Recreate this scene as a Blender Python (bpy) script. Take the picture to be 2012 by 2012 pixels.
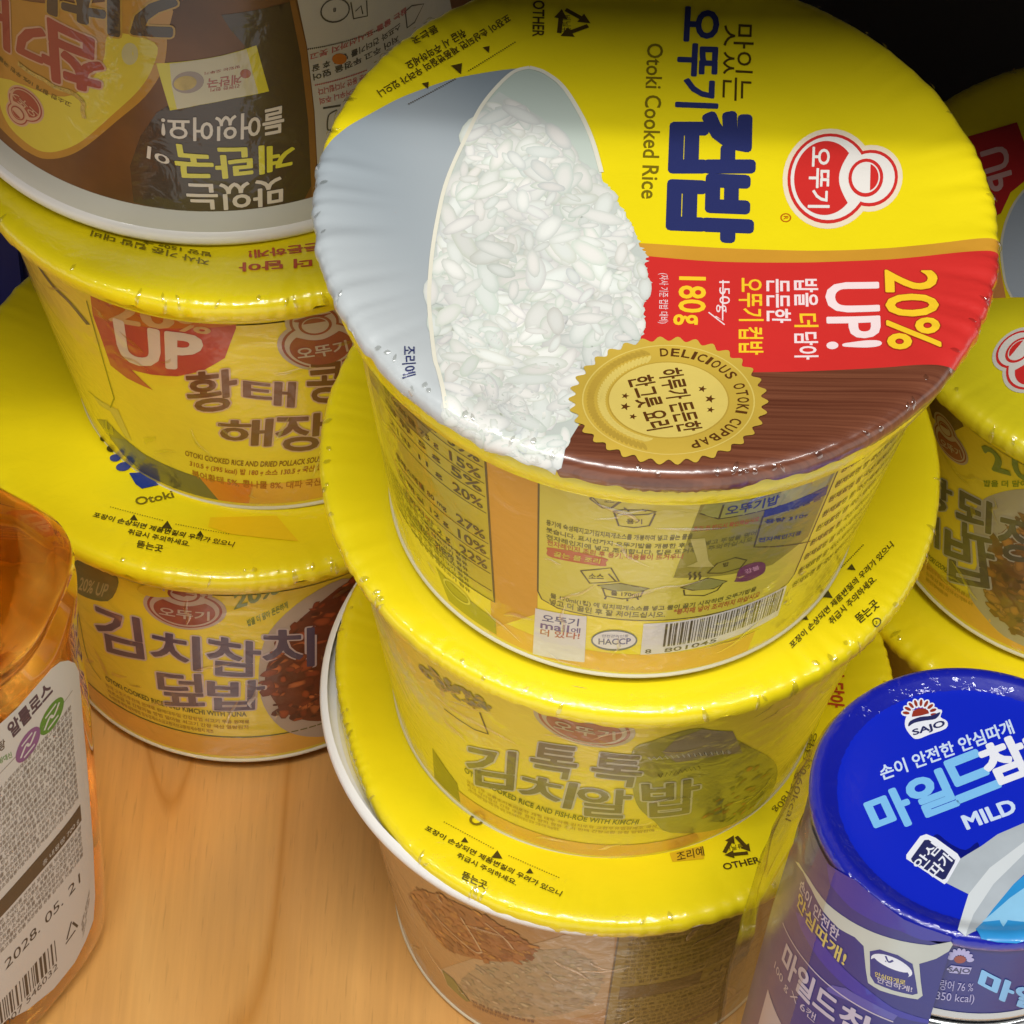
import bpy, bmesh, math, random
import numpy as np
from mathutils import Vector, Matrix
from mathutils.geometry import delaunay_2d_cdt
random.seed(7)
for o in list(bpy.data.objects): bpy.data.objects.remove(o)
S = bpy.context.scene
COL = S.collection

# ------------------------------------------------------------------ camera
PITCH, ROLL, FPX, CAMZ = 0.8927863, 0.03980494, 7334.86, 0.71316111
FWD = Vector((0, math.cos(PITCH), -math.sin(PITCH)))
UP = Vector((0, math.sin(PITCH), math.cos(PITCH)))
RT = Vector((1, 0, 0))
_c, _s = math.cos(ROLL), math.sin(ROLL)
CR, CU = RT*_c + UP*_s, -RT*_s + UP*_c
EYE = Vector((0, 0, CAMZ))
cam_data = bpy.data.cameras.new('camera')
cam = bpy.data.objects.new('camera', cam_data); COL.objects.link(cam)
cam.matrix_world = Matrix(((CR.x, CU.x, -FWD.x, EYE.x), (CR.y, CU.y, -FWD.y, EYE.y), (CR.z, CU.z, -FWD.z, EYE.z), (0, 0, 0, 1)))
cam_data.sensor_width = 36; cam_data.lens = 36*FPX/2012
cam_data.clip_start = .02; cam_data.clip_end = 20
S.camera = cam

# ------------------------------------------------------------------ world, lamps, exposure
W = bpy.data.worlds.new('World'); S.world = W; W.use_nodes = True
# a shop aisle: bright floor and shelves opposite at eye level and below, dim overhead between the lamps
_nt = W.node_tree; _tc = _nt.nodes.new('ShaderNodeTexCoord'); _sx = _nt.nodes.new('ShaderNodeSeparateXYZ'); _rp = _nt.nodes.new('ShaderNodeValToRGB'); _mr = _nt.nodes.new('ShaderNodeMapRange')
_nt.links.new(_tc.outputs['Generated'], _sx.inputs[0]); _mr.inputs[1].default_value = -1; _mr.inputs[2].default_value = 1
_nt.links.new(_sx.outputs['Z'], _mr.inputs[0]); _nt.links.new(_mr.outputs[0], _rp.inputs[0])
_e = _rp.color_ramp.elements; _e[0].position = .50; _e[0].color = (1, .96, .9, 1); _e[1].position = .61; _e[1].color = (.035, .035, .04, 1)
_nt.links.new(_rp.outputs[0], _nt.nodes['Background'].inputs[0]); _nt.nodes['Background'].inputs[1].default_value = 1.05
def lamp(name, loc, target, sx, sy, power, col=(1, .985, .95)):
    d = bpy.data.lights.new(name, 'AREA'); d.shape = 'RECTANGLE'; d.size = sx; d.size_y = sy; d.energy = power; d.color = col
    o = bpy.data.objects.new(name, d); COL.objects.link(o); o.location = loc
    o.rotation_euler = (Vector(target) - Vector(loc)).to_track_quat('-Z', 'Y').to_euler()
    return o
lamp('ceiling_panel_light', (.0, -.28, 1.80), (0, .45, .1), 1.0, .42, 19.5)
lamp('ceiling_strip_light', (.05, -.12, 1.72), (0, .45, .1), .62, .03, 8)
lamp('ceiling_strip_light', (-1.0, -.25, 1.75), (0, .45, .1), .5, .1, 7)
lamp('ceiling_strip_light', (1.0, -.25, 1.75), (0, .45, .1), .5, .1, 6)
S.view_settings.view_transform = 'Standard'; S.view_settings.look = 'None'
S.view_settings.exposure = 0; S.view_settings.gamma = 1
try: S.view_settings.use_curve_mapping = False
except Exception: pass
S.cycles.max_bounces = 8; S.cycles.transparent_max_bounces = 16
try: S.cycles.use_denoising = True
except Exception: pass

# ------------------------------------------------------------------ helpers
def ray(px, py):
    return (FWD + CR*((px-1006)/FPX) + CU*(-(py-1006)/FPX)).normalized()
def lin(c): return c/12.92 if c <= .04045 else ((c+.055)/1.055)**2.4
def hexc(h, k=1.0):
    return tuple(min(1, lin(int(h[i:i+2], 16)/255)*k) for i in (0, 2, 4))
MATS = {}
def mat(name, h, rough=.4, coat=0., coat_rough=.08, bump=0., bscale=300., vary=0., metal=0., vcol=False, spec=.5, trans=0., alpha=1., ior=1.45, vscale=60., k=1.0, cb=None):
    """procedural material; h = hex of the print's own colour"""
    if name in MATS: return MATS[name]
    m = bpy.data.materials.new(name); m.use_nodes = True; nt = m.node_tree; b = nt.nodes['Principled BSDF']
    c = hexc(h, k)
    b.inputs['Base Color'].default_value = (*c, 1)
    b.inputs['Roughness'].default_value = rough; b.inputs['Metallic'].default_value = metal
    b.inputs['IOR'].default_value = ior
    b.inputs['Specular IOR Level'].default_value = spec
    b.inputs['Coat Weight'].default_value = coat; b.inputs['Coat Roughness'].default_value = coat_rough
    b.inputs['Transmission Weight'].default_value = trans; b.inputs['Alpha'].default_value = alpha
    L = nt.links; tc = nt.nodes.new('ShaderNodeTexCoord')
    if vcol:
        a = nt.nodes.new('ShaderNodeVertexColor'); a.layer_name = 'Col'; L.new(a.outputs[0], b.inputs['Base Color'])
    elif vary:
        n = nt.nodes.new('ShaderNodeTexNoise'); n.inputs['Scale'].default_value = vscale; n.inputs['Detail'].default_value = 5
        r = nt.nodes.new('ShaderNodeMapRange'); r.inputs[1].default_value = .3; r.inputs[2].default_value = .7
        r.inputs[3].default_value = 1-vary; r.inputs[4].default_value = 1+vary
        x = nt.nodes.new('ShaderNodeVectorMath'); x.operation = 'SCALE'; x.inputs[0].default_value = c
        L.new(tc.outputs['Object'], n.inputs['Vector']); L.new(n.outputs['Fac'], r.inputs[0]); L.new(r.outputs[0], x.inputs['Scale']); L.new(x.outputs[0], b.inputs['Base Color'])
    if cb:
        n = nt.nodes.new('ShaderNodeTexNoise'); n.inputs['Scale'].default_value = cb[0]; n.inputs['Detail'].default_value = 3; n.inputs['Distortion'].default_value = .6
        q = nt.nodes.new('ShaderNodeBump'); q.inputs['Strength'].default_value = cb[1]; q.inputs['Distance'].default_value = .002
        L.new(tc.outputs['Object'], n.inputs['Vector']); L.new(n.outputs['Fac'], q.inputs['Height']); L.new(q.outputs[0], b.inputs['Coat Normal'])
    if bump:
        n = nt.nodes.new('ShaderNodeTexNoise'); n.inputs['Scale'].default_value = bscale; n.inputs['Detail'].default_value = 4
        q = nt.nodes.new('ShaderNodeBump'); q.inputs['Strength'].default_value = bump; q.inputs['Distance'].default_value = .002
        L.new(tc.outputs['Object'], n.inputs['Vector']); L.new(n.outputs['Fac'], q.inputs['Height'])
        if coat and not cb: L.new(q.outputs[0], b.inputs['Coat Normal'])
        L.new(q.outputs[0], b.inputs['Normal'])
    MATS[name] = m
    return m
def ink(name, h, **kw):           # a printed colour on the glossy lid film
    kw.setdefault('rough', .36); kw.setdefault('coat', .9); kw.setdefault('coat_rough', .045); kw.setdefault('bump', .085); kw.setdefault('bscale', 55); kw.setdefault('vary', .025); kw.setdefault('cb', (260, .3))
    return mat('ink_'+name, h, **kw)
def sink(name, h, **kw):          # a printed colour under the shrink film of a cup wall
    kw.setdefault('rough', .4); kw.setdefault('coat', .8); kw.setdefault('coat_rough', .07); kw.setdefault('bump', .08); kw.setdefault('bscale', 70); kw.setdefault('cb', (130, .3))
    return mat('sleeve_'+name, h, **kw)

class MB:
    """collects faces, then links them as ONE mesh object"""
    def __init__(s): s.v = []; s.f = []; s.mi = []; s.ms = []; s.c = {}
    def m(s, ma):
        if ma not in s.ms: s.ms.append(ma)
        return s.ms.index(ma)
    def add(s, vs, fs, ma, cols=None):
        o = len(s.v); i = s.m(ma); s.v += [tuple(p) for p in vs]
        for f in fs: s.f.append([o+k for k in f]); s.mi.append(i)
        if cols:
            for k, c in enumerate(cols): s.c[o+k] = c
    def build(s, name, parent=None, smooth=True, loc=None):
        if not s.f: return None
        me = bpy.data.meshes.new(name); me.from_pydata(s.v, [], s.f)
        for m_ in s.ms: me.materials.append(m_)
        me.polygons.foreach_set('material_index', s.mi)
        me.polygons.foreach_set('use_smooth', [smooth]*len(s.f))
        if s.c:
            a = me.color_attributes.new('Col', 'FLOAT_COLOR', 'POINT')
            for k, c in s.c.items(): a.data[k].color = (*c, 1)
        me.update()
        o = bpy.data.objects.new(name, me); COL.objects.link(o)
        if parent: o.parent = parent
        if loc: o.location = loc
        return o
def tag(o, label=None, cat=None, group=None, kind=None):
    for k, v in (('label', label), ('category', cat), ('group', group), ('kind', kind)):
        if v: o[k] = v
    return o
def lathe(mb, prof, ma, seg=120, a0=0., a1=2*math.pi, fn=None, cap=None):
    """prof = [(r,z)..]; ma = material or list per band"""
    full = abs(a1-a0-2*math.pi) < 1e-6; n = seg if full else seg+1; vs = []
    for j, (r, z) in enumerate(prof):
        for i in range(n):
            a = a0+(a1-a0)*i/seg; rr, zz = (r, z) if fn is None else fn(r, z, a, j)
            vs.append((rr*math.cos(a), rr*math.sin(a), zz))
    for j in range(len(prof)-1):
        fs = []
        for i in range(seg):
            k = (i+1) % n if full else i+1
            fs.append((j*n+i, j*n+k, (j+1)*n+k, (j+1)*n+i))
        if j == 0: mb.add(vs, fs, ma[j] if isinstance(ma, list) else ma); base = len(mb.v)-len(vs)
        else:
            mi = mb.m(ma[j] if isinstance(ma, list) else ma)
            for f in fs: mb.f.append([base+q for q in f]); mb.mi.append(mi)
def box(mb, x0, x1, y0, y1, z0, z1, ma):
    v = [(x, y, z) for z in (z0, z1) for y in (y0, y1) for x in (x0, x1)]
    mb.add(v, [(0, 2, 3, 1), (4, 5, 7, 6), (0, 1, 5, 4), (2, 6, 7, 3), (0, 4, 6, 2), (1, 3, 7, 5)], ma)

# --- surfaces that carry print: uv in millimetres
class Surf:
    def T(s, zone, k=1.0): pass
class Lid(Surf):
    """top of a cup: (x, y) in mm on the lid; radius beyond the rim wraps down the skirt"""
    step_in, step_rim = 4.0, .8
    def __init__(s, root, M, h, prof, R, wr=None):
        s.root, s.M, s.Mi, s.h, s.prof, s.R, s.wr = root, M, M.inverted(), h, prof, R, wr
    def rz(s, q):
        P = s.prof
        if q <= P[0][0]: return P[0][1], P[0][2]
        for i in range(len(P)-1):
            if q <= P[i+1][0]:
                t = (q-P[i][0])/(P[i+1][0]-P[i][0])
                def g(k):
                    p1, p2 = P[i][k], P[i+1][k]
                    m1 = (P[i+1][k]-P[max(i-1, 0)][k])/(P[i+1][0]-P[max(i-1, 0)][0])*(P[i+1][0]-P[i][0])
                    m2 = (P[min(i+2, len(P)-1)][k]-P[i][k])/(P[min(i+2, len(P)-1)][0]-P[i][0])*(P[i+1][0]-P[i][0])
                    return (2*t**3-3*t*t+1)*p1+(t**3-2*t*t+t)*m1+(-2*t**3+3*t*t)*p2+(t**3-t*t)*m2
                return g(1), g(2)
        return P[-1][1], P[-1][2]
    def p(s, u, v, off=0.):
        q = math.hypot(u, v); a = math.atan2(v, u)
        if q > 62: q = 62+(q-62)*(.9+.45*math.sin(9*a+s.h*900)+.4*math.sin(23*a+s.h*500)*math.sin(4*a)+.35*math.sin(61*a))
        r, z = s.rz(q)
        if off or s.wr:
            r2, z2 = s.rz(q+.3); r1, z1 = s.rz(max(0, q-.3)); tr, tz = r2-r1, z2-z1; l = math.hypot(tr, tz) or 1
            w = off + (s.wr(a, q) if s.wr else 0)
            r, z = r - tz/l*w, z + tr/l*w
        return (r*math.cos(a)/1000, r*math.sin(a)/1000, s.h+z/1000)
    def uv(s, px, py):
        o = s.Mi @ EYE; d = (s.Mi.to_3x3() @ ray(px, py)); z = s.h
        for _ in range(8):
            t = (z-o.z)/d.z; x, y = (o.x+t*d.x)*1000, (o.y+t*d.y)*1000
            q = math.hypot(x, y); z = s.h + s.rz(min(q, s.R-2))[1]/1000
        return (x, y)
    def fine(s, u, v): return math.hypot(u, v) > 42
class Side(Surf):
    """wall of revolution: u = angle*Rm (mm, grows to the right seen from outside), v = height in mm"""
    step_in, step_rim = 2.2, 2.2
    def __init__(s, root, M, prof, Rm):
        s.root, s.M, s.Mi, s.prof, s.Rm, s.sq = root, M, M.inverted(), prof, Rm, None
    def r(s, z, a=None):
        k = s.sq(a) if s.sq and a is not None else 1
        return s.r0(z)*k
    def r0(s, z):
        P = s.prof
        if z <= P[0][0]: return P[0][1]
        for i in range(len(P)-1):
            if z <= P[i+1][0]:
                return P[i][1]+(P[i+1][1]-P[i][1])*(z-P[i][0])/(P[i+1][0]-P[i][0])
        return P[-1][1]
    def p(s, u, v, off=0.):
        a = u/s.Rm - math.pi/2; r = s.r(v, a)+off*.5
        return (r*math.cos(a)/1000, r*math.sin(a)/1000, v/1000)
    def uv(s, px, py):
        o = (s.Mi @ EYE)*1000; zmid = (s.prof[0][0]+s.prof[-1][0])/2
        d = s.Mi.to_3x3() @ ray(px, py)
        t0 = -(o.x*d.x+o.y*d.y)/(d.x**2+d.y**2)          # closest approach to the axis
        f = lambda t: math.hypot(o.x+t*d.x, o.y+t*d.y) - s.r(o.z+t*d.z, math.atan2(o.y+t*d.y, o.x+t*d.x))
        lo, hi = t0-120, t0
        # march from outside inwards until the wall is met
        n = 240; pt, pv = lo, f(lo); best = (pv, lo)
        for i in range(1, n+1):
            t = lo+(hi+40-lo)*i/n; v = f(t)
            if v < best[0]: best = (v, t)
            if pv > 0 and v <= 0:
                a, b = pt, t
                for _ in range(40):
                    m_ = (a+b)/2
                    if f(m_) > 0: a = m_
                    else: b = m_
                t = a; break
            pt, pv = t, v
        else: t = best[1]
        q = o+d*t; a = math.atan2(q.y, q.x)+math.pi/2
        if a > math.pi: a -= 2*math.pi
        if a < -math.pi: a += 2*math.pi
        return (a*s.Rm, q.z)
    def fine(s, u, v): return True

def dense(pts, sf, mx=None):
    out = []; n = len(pts)
    for i in range(n):
        a, b = pts[i], pts[(i+1) % n]; l = math.hypot(b[0]-a[0], b[1]-a[1])
        st = sf.step_rim if (sf.fine(*a) or sf.fine(*b)) else sf.step_in
        k = max(1, int(math.ceil(l/st)))
        for j in range(k): out.append((a[0]+(b[0]-a[0])*j/k, a[1]+(b[1]-a[1])*j/k))
    return out
def inside(p, poly):
    x, y = p; c = False; n = len(poly); j = n-1
    for i in range(n):
        xi, yi = poly[i]; xj, yj = poly[j]
        if (yi > y) != (yj > y) and x < (xj-xi)*(y-yi)/(yj-yi)+xi: c = not c
        j = i
    return c
def spl(pts, n=6, closed=False):
    """Catmull-Rom through the points"""
    out = []; N = len(pts)
    for i in range(N if closed else N-1):
        g = lambda k: pts[k % N] if closed else pts[min(max(k, 0), N-1)]
        p0, p1, p2, p3 = g(i-1), g(i), g(i+1), g(i+2)
        for j in range(n):
            t = j/n
            out.append(tuple(.5*(2*p1[q]+(p2[q]-p0[q])*t+(2*p0[q]-5*p1[q]+4*p2[q]-p3[q])*t*t+(3*p1[q]-p0[q]-3*p2[q]+p3[q])*t**3) for q in (0, 1)))
    if not closed: out.append(tuple(pts[-1]))
    return out
LAYER = .1
def fill(mb, sf, uvs, ma, layer, colf=None):
    """a printed area bounded by uvs, following the surface"""
    b = dense(uvs, sf)
    x0 = min(p[0] for p in b); x1 = max(p[0] for p in b); y0 = min(p[1] for p in b); y1 = max(p[1] for p in b)
    vs = [Vector(p) for p in b]; st = sf.step_rim; ni = int((x1-x0)/st)+1; nj = int((y1-y0)/st)+1
    ratio = max(1, int(round(sf.step_in/st)))
    for i in range(ni):
        for j in range(nj):
            p = (x0+(i+.5)*st, y0+(j+.5)*st)
            if not sf.fine(*p) and (i % ratio or j % ratio): continue
            if inside(p, b): vs.append(Vector((p[0]+random.uniform(-.05, .05), p[1]+random.uniform(-.05, .05))))
    r = delaunay_2d_cdt(vs, [], [list(range(len(b)))], 1, 1e-4)
    mb.add([sf.p(v.x, v.y, layer*LAYER) for v in r[0]], [f if orient(r[0], f) else f[::-1] for f in r[2]], ma, [colf(v.x, v.y) for v in r[0]] if colf else None)
def orient(v, f):
    a, b, c = v[f[0]], v[f[1]], v[f[2]]
    return (b.x-a.x)*(c.y-a.y)-(b.y-a.y)*(c.x-a.x) > 0
def area(mb, sf, pts, ma, layer, smooth=0, z=None):
    """printed area from photograph points carried onto the surface"""
    if z: pts = [z(*p) for p in pts]
    if smooth: pts = spl(pts, smooth, True)
    fill(mb, sf, [sf.uv(*p) for p in pts], ma, layer)
def stroke(mb, sf, pts, wd, ma, layer, z=None, n=5, uv=False, closed=False, sm=True):
    """a printed line wd mm wide"""
    if z: pts = [z(*p) for p in pts]
    q = list(pts) if uv else [sf.uv(*p) for p in pts]
    if closed: q = q+[q[0]]
    if sm and len(q) > 2: q = spl(q, n)
    else: 
        d = [q[0]]
        for a, b in zip(q, q[1:]):
            k = max(1, int(math.hypot(b[0]-a[0], b[1]-a[1])/2.5))
            d += [(a[0]+(b[0]-a[0])*j/k, a[1]+(b[1]-a[1])*j/k) for j in range(1, k+1)]
        q = d
    vs = []; N = len(q)
    for i in range(N):
        a, b = q[max(i-1, 0)], q[min(i+1, N-1)]; dx, dy = b[0]-a[0], b[1]-a[1]; l = math.hypot(dx, dy) or 1
        nx, ny = -dy/l*wd/2, dx/l*wd/2
        vs += [sf.p(q[i][0]+nx, q[i][1]+ny, layer*LAYER), sf.p(q[i][0]-nx, q[i][1]-ny, layer*LAYER)]
    mb.add(vs, [(2*i, 2*i+1, 2*i+3, 2*i+2) for i in range(N-1)], ma)
def crease(mb, sf, pts, w, h, ma):
    """a sharp little fold standing up in the clear film"""
    q = spl(pts, 5); N = len(q); vs = []
    for i in range(N):
        a, b = q[max(i-1, 0)], q[min(i+1, N-1)]; dx, dy = b[0]-a[0], b[1]-a[1]; l = math.hypot(dx, dy) or 1
        k = math.sin(math.pi*(i+.15)/(N-.7)); nx, ny = -dy/l*w/2*k, dx/l*w/2*k
        vs += [sf.p(q[i][0]+nx, q[i][1]+ny, .42), sf.p(q[i][0], q[i][1], .42+h*k), sf.p(q[i][0]-nx, q[i][1]-ny, .42)]
    mb.add(vs, [f for i in range(N-1) for f in ((3*i, 3*i+1, 3*i+4, 3*i+3), (3*i+1, 3*i+2, 3*i+5, 3*i+4))], ma)
def ellipse(c, rx, ry, n=28, rot=0.):
    return [(c[0]+rx*math.cos(t)*math.cos(rot)-ry*math.sin(t)*math.sin(rot), c[1]+rx*math.cos(t)*math.sin(rot)+ry*math.sin(t)*math.cos(rot)) for t in (2*math.pi*i/n for i in range(n))]
def fan(mb, sf, c, rx, ry, rot, ma, layer, c0, c1, n=12, jag=0.):
    """a soft printed speck, grain or chunk: the middle colour melts into the edge colour"""
    e = [(c[0]+(x-c[0])*k, c[1]+(y-c[1])*k) for (x, y), k in ((p, 1+random.uniform(-jag, jag)) for p in ellipse(c, rx, ry, n, rot))]
    rings = (.5, .78, 1.0); mix = (.12, .5, 1.0)
    vs = [sf.p(*c, layer*LAYER)]; cs = [c0]
    for k, m_ in zip(rings, mix):
        for p in e:
            vs.append(sf.p(c[0]+(p[0]-c[0])*k, c[1]+(p[1]-c[1])*k, layer*LAYER)); cs.append(tuple(a*(1-m_)+b*m_ for a, b in zip(c0, c1)))
    fs = [(0, 1+i, 1+(i+1) % n) for i in range(n)]
    for r in range(2): fs += [(1+r*n+i, 1+(r+1)*n+i, 1+(r+1)*n+(i+1) % n, 1+r*n+(i+1) % n) for i in range(n)]
    mb.add(vs, fs, ma, cs)

TXT = {}
def glyphs(s, bold=0., sp=1.0):
    k = (s, round(bold, 3), sp)
    if k in TXT: return TXT[k]
    c = bpy.data.curves.new('t', 'FONT'); c.body = s; c.size = 1; c.offset = bold; c.resolution_u = 3; c.space_character = sp
    o = bpy.data.objects.new('t', c); COL.objects.link(o)
    dg = bpy.context.evaluated_depsgraph_get(); dg.update()
    me = bpy.data.meshes.new_from_object(o.evaluated_get(dg))
    r = ([(v.co.x, v.co.y) for v in me.vertices], [tuple(p.vertices) for p in me.polygons])
    bpy.data.objects.remove(o); bpy.data.curves.remove(c); bpy.data.meshes.remove(me)
    TXT[k] = r
    return r
def heavy(s, d, sp=1.0):
    """strokes thickened by d on every side: the union of the glyphs and a round pen run along their outlines"""
    k = ('H', s, round(d, 3), sp)
    if k in TXT: return TXT[k]
    vs, fs = glyphs(s, 0., sp)
    if not fs: return vs, fs
    key = {}; ids = [key.setdefault((round(v[0], 5), round(v[1], 5)), len(key)) for v in vs]
    pts = [None]*len(key)
    for v, i in zip(vs, ids): pts[i] = v
    F = [[ids[i] for i in f] for f in fs]; cnt = {}
    for f in F:
        for a, b in zip(f, f[1:]+f[:1]): cnt[(min(a, b), max(a, b))] = cnt.get((min(a, b), max(a, b)), 0)+1
    V = [Vector(p) for p in pts]; P = []
    for f in F:
        if len(set(f)) == 3: P.append(f if orient(V, f) else f[::-1])
    for (a, b), n in cnt.items():
        if n != 1 or a == b: continue
        A, B = V[a], V[b]; e = B-A
        if e.length < 1e-6: continue
        nn = Vector((-e.y, e.x)).normalized()*d; o = len(V)
        V += [A+nn, A-nn, B-nn, B+nn]; P.append([o, o+1, o+2, o+3])
    for i in sorted({q for e_, n in cnt.items() if n == 1 for q in e_}):
        o = len(V); V += [V[i]+Vector((d*math.cos(t*math.pi/4+.2), d*math.sin(t*math.pi/4+.2))) for t in range(8)]; P.append(list(range(o, o+8)))
    r = delaunay_2d_cdt(V, [], P, 1, 1e-6)
    # keep a triangle when its middle lies in the glyph or within the pen's reach of an outline
    pv = np.array([(v.x, v.y) for v in r[0]]); tr = np.array([tuple(f) for f in r[2] if len(f) == 3]); ce = pv[tr].mean(axis=1)
    E = np.array([(*pts[a], *pts[b]) for (a, b), n in cnt.items() if n == 1 and a != b]); A_, D_ = E[:, :2], E[:, 2:]-E[:, :2]
    w = ce[:, None, :]-A_[None]; t = np.clip((w*D_).sum(-1)/np.maximum((D_*D_).sum(-1), 1e-12), 0, 1); dist = np.sqrt(((w-t[..., None]*D_)**2).sum(-1)).min(axis=1)
    up = (A_[None, :, 1] > ce[:, None, 1]) != (E[None, :, 3] > ce[:, None, 1])
    with np.errstate(divide='ignore', invalid='ignore'):
        xi = A_[None, :, 0]+(ce[:, None, 1]-A_[None, :, 1])/D_[None, :, 1]*D_[None, :, 0]
    ins = ((up & (ce[:, None, 0] < xi)).sum(axis=1) % 2) == 1
    TXT[k] = ([tuple(p) for p in pv.tolist()], [tuple(f) for f in tr[ins | (dist < d)].tolist()])
    return TXT[k]
def text(mb, sf, s, p0, p1, p2, ma, layer, bold=.02, z=None, halo=None, p3=None, uv=False, jit=0., sp=1.0, tight=True):
    """lettering between baseline start p0, baseline end p1 and cap top p2 (p3 = top end)"""
    if z: p0, p1, p2 = z(*p0), z(*p1), z(*p2); p3 = z(*p3) if p3 else None
    if not uv: p0, p1, p2 = sf.uv(*p0), sf.uv(*p1), sf.uv(*p2); p3 = sf.uv(*p3) if p3 else None
    if p3 is None: p3 = (p1[0]+p2[0]-p0[0], p1[1]+p2[1]-p0[1])
    base, _ = glyphs(s, 0., sp)
    if not base: return
    x0 = min(v[0] for v in base); x1 = max(v[0] for v in base); y0 = min(v[1] for v in base); y1 = max(v[1] for v in base)
    def mp(x, y):
        a, b = (x-x0)/(x1-x0), (y-y0)/(y1-y0)
        return tuple(p0[i]*(1-a)*(1-b)+p1[i]*a*(1-b)+p2[i]*(1-a)*b+p3[i]*a*b for i in (0, 1))
    jobs = [(bold, ma, layer)]
    if halo: jobs.insert(0, (bold+halo[0], halo[1], layer-.5))
    for bo, m_, ly in jobs:
        vs, fs = heavy(s, bo*.6, sp) if bo >= .03 and len(s) < 27 else glyphs(s, min(bo, .02), sp); q = [mp(*v) for v in vs]
        if not q: continue
        ext = max(max(v[0] for v in q)-min(v[0] for v in q), max(v[1] for v in q)-min(v[1] for v in q))
        cut = ext > 3 and (isinstance(sf, Side) or any(math.hypot(*v) > 38 for v in q))
        if cut:
            bm = bmesh.new(); bv = [bm.verts.new((v[0], v[1], 0)) for v in q]
            for f in fs:
                try: bm.faces.new([bv[i] for i in f])
                except ValueError: pass
            axes = ((0, 2.4),) if isinstance(sf, Side) else ((0, 2.4), (1, 2.4))
            for ax, st in axes:
                lo = min(v[ax] for v in q); hi = max(v[ax] for v in q); t = lo+st
                no = (1, 0, 0) if ax == 0 else (0, 1, 0)
                while t < hi:
                    co = (t, 0, 0) if ax == 0 else (0, t, 0)
                    bmesh.ops.bisect_plane(bm, geom=bm.verts[:]+bm.edges[:]+bm.faces[:], dist=1e-5, plane_co=co, plane_no=no)
                    t += st
            bm.verts.index_update()
            q = [(v.co.x, v.co.y) for v in bm.verts]; fs = [tuple(v.index for v in f.verts) for f in bm.faces]; bm.free()
        vv = [Vector(a) for a in q]
        fs = [f if orient(vv, f) else f[::-1] for f in fs]
        mb.add([sf.p(a[0], a[1], ly*LAYER) for a in q], fs, m_)
def Z(ox, oy, s): return lambda x, y: (ox+x*s, oy+y*s)
def emblem(mb, sf, o, ux, vy, word, layer, inks, z=None):
    """two-lobed round trade emblem: o = middle of the big lobe, ux = its side, vy = its top"""
    if z: o, ux, vy = z(*o), z(*ux), z(*vy)
    O, U, V = sf.uv(*o), sf.uv(*ux), sf.uv(*vy)
    U = (U[0]-O[0], U[1]-O[1]); V = (V[0]-O[0], V[1]-O[1])
    g = lambda a, b: (O[0]+U[0]*a+V[0]*b, O[1]+U[1]*a+V[1]*b)
    cream, red, white, fillc = inks
    for d, m_, l in ((0, cream, 0), (.1, red, .5), (.165, white, 1)):
        fill(mb, sf, [g(x, y) for x, y in ellipse((0, 0), 1-d, .98-d, 40)], m_, layer+l)
        fill(mb, sf, [g(x, y) for x, y in ellipse((0, .86), .66-d, .7-d, 32)], m_, layer+l+.01)
    # red field of the big lobe with a round bite where the small disc sits
    pts = []
    for i in range(61):
        t = math.radians(90+42)+math.radians(360-84)*i/60; pts.append((.74*math.cos(t), .66*math.sin(t)-.08))
    a0, a1 = pts[-1], pts[0]
    bite = []
    for i in range(1, 14):
        f = i/14; x = a0[0]+(a1[0]-a0[0])*f; bite.append((x, a0[1]-.20*math.sin(math.pi*f)))
    fill(mb, sf, [g(*p) for p in pts+bite], fillc, layer+1.5)
    fill(mb, sf, [g(x, y) for x, y in ellipse((0, .78), .38, .37, 28)], red, layer+2)
    fill(mb, sf, [g(x, y) for x, y in ellipse((0, .78), .31, .3, 28)], white, layer+2.5)
    # plain red cap shape on the disc
    cp = [(.28*math.cos(math.radians(t)), .78+.27*math.sin(math.radians(t))) for t in range(20, 161, 10)]
    fill(mb, sf, [g(*p) for p in cp], fillc, layer+3)
    if word:
        a = [g(-.6, -.42), g(.6, -.42), g(-.6, .02)]
        text(mb, sf, word, a[0], a[1], a[2], white, layer+2.6, bold=.035, uv=True)

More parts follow.
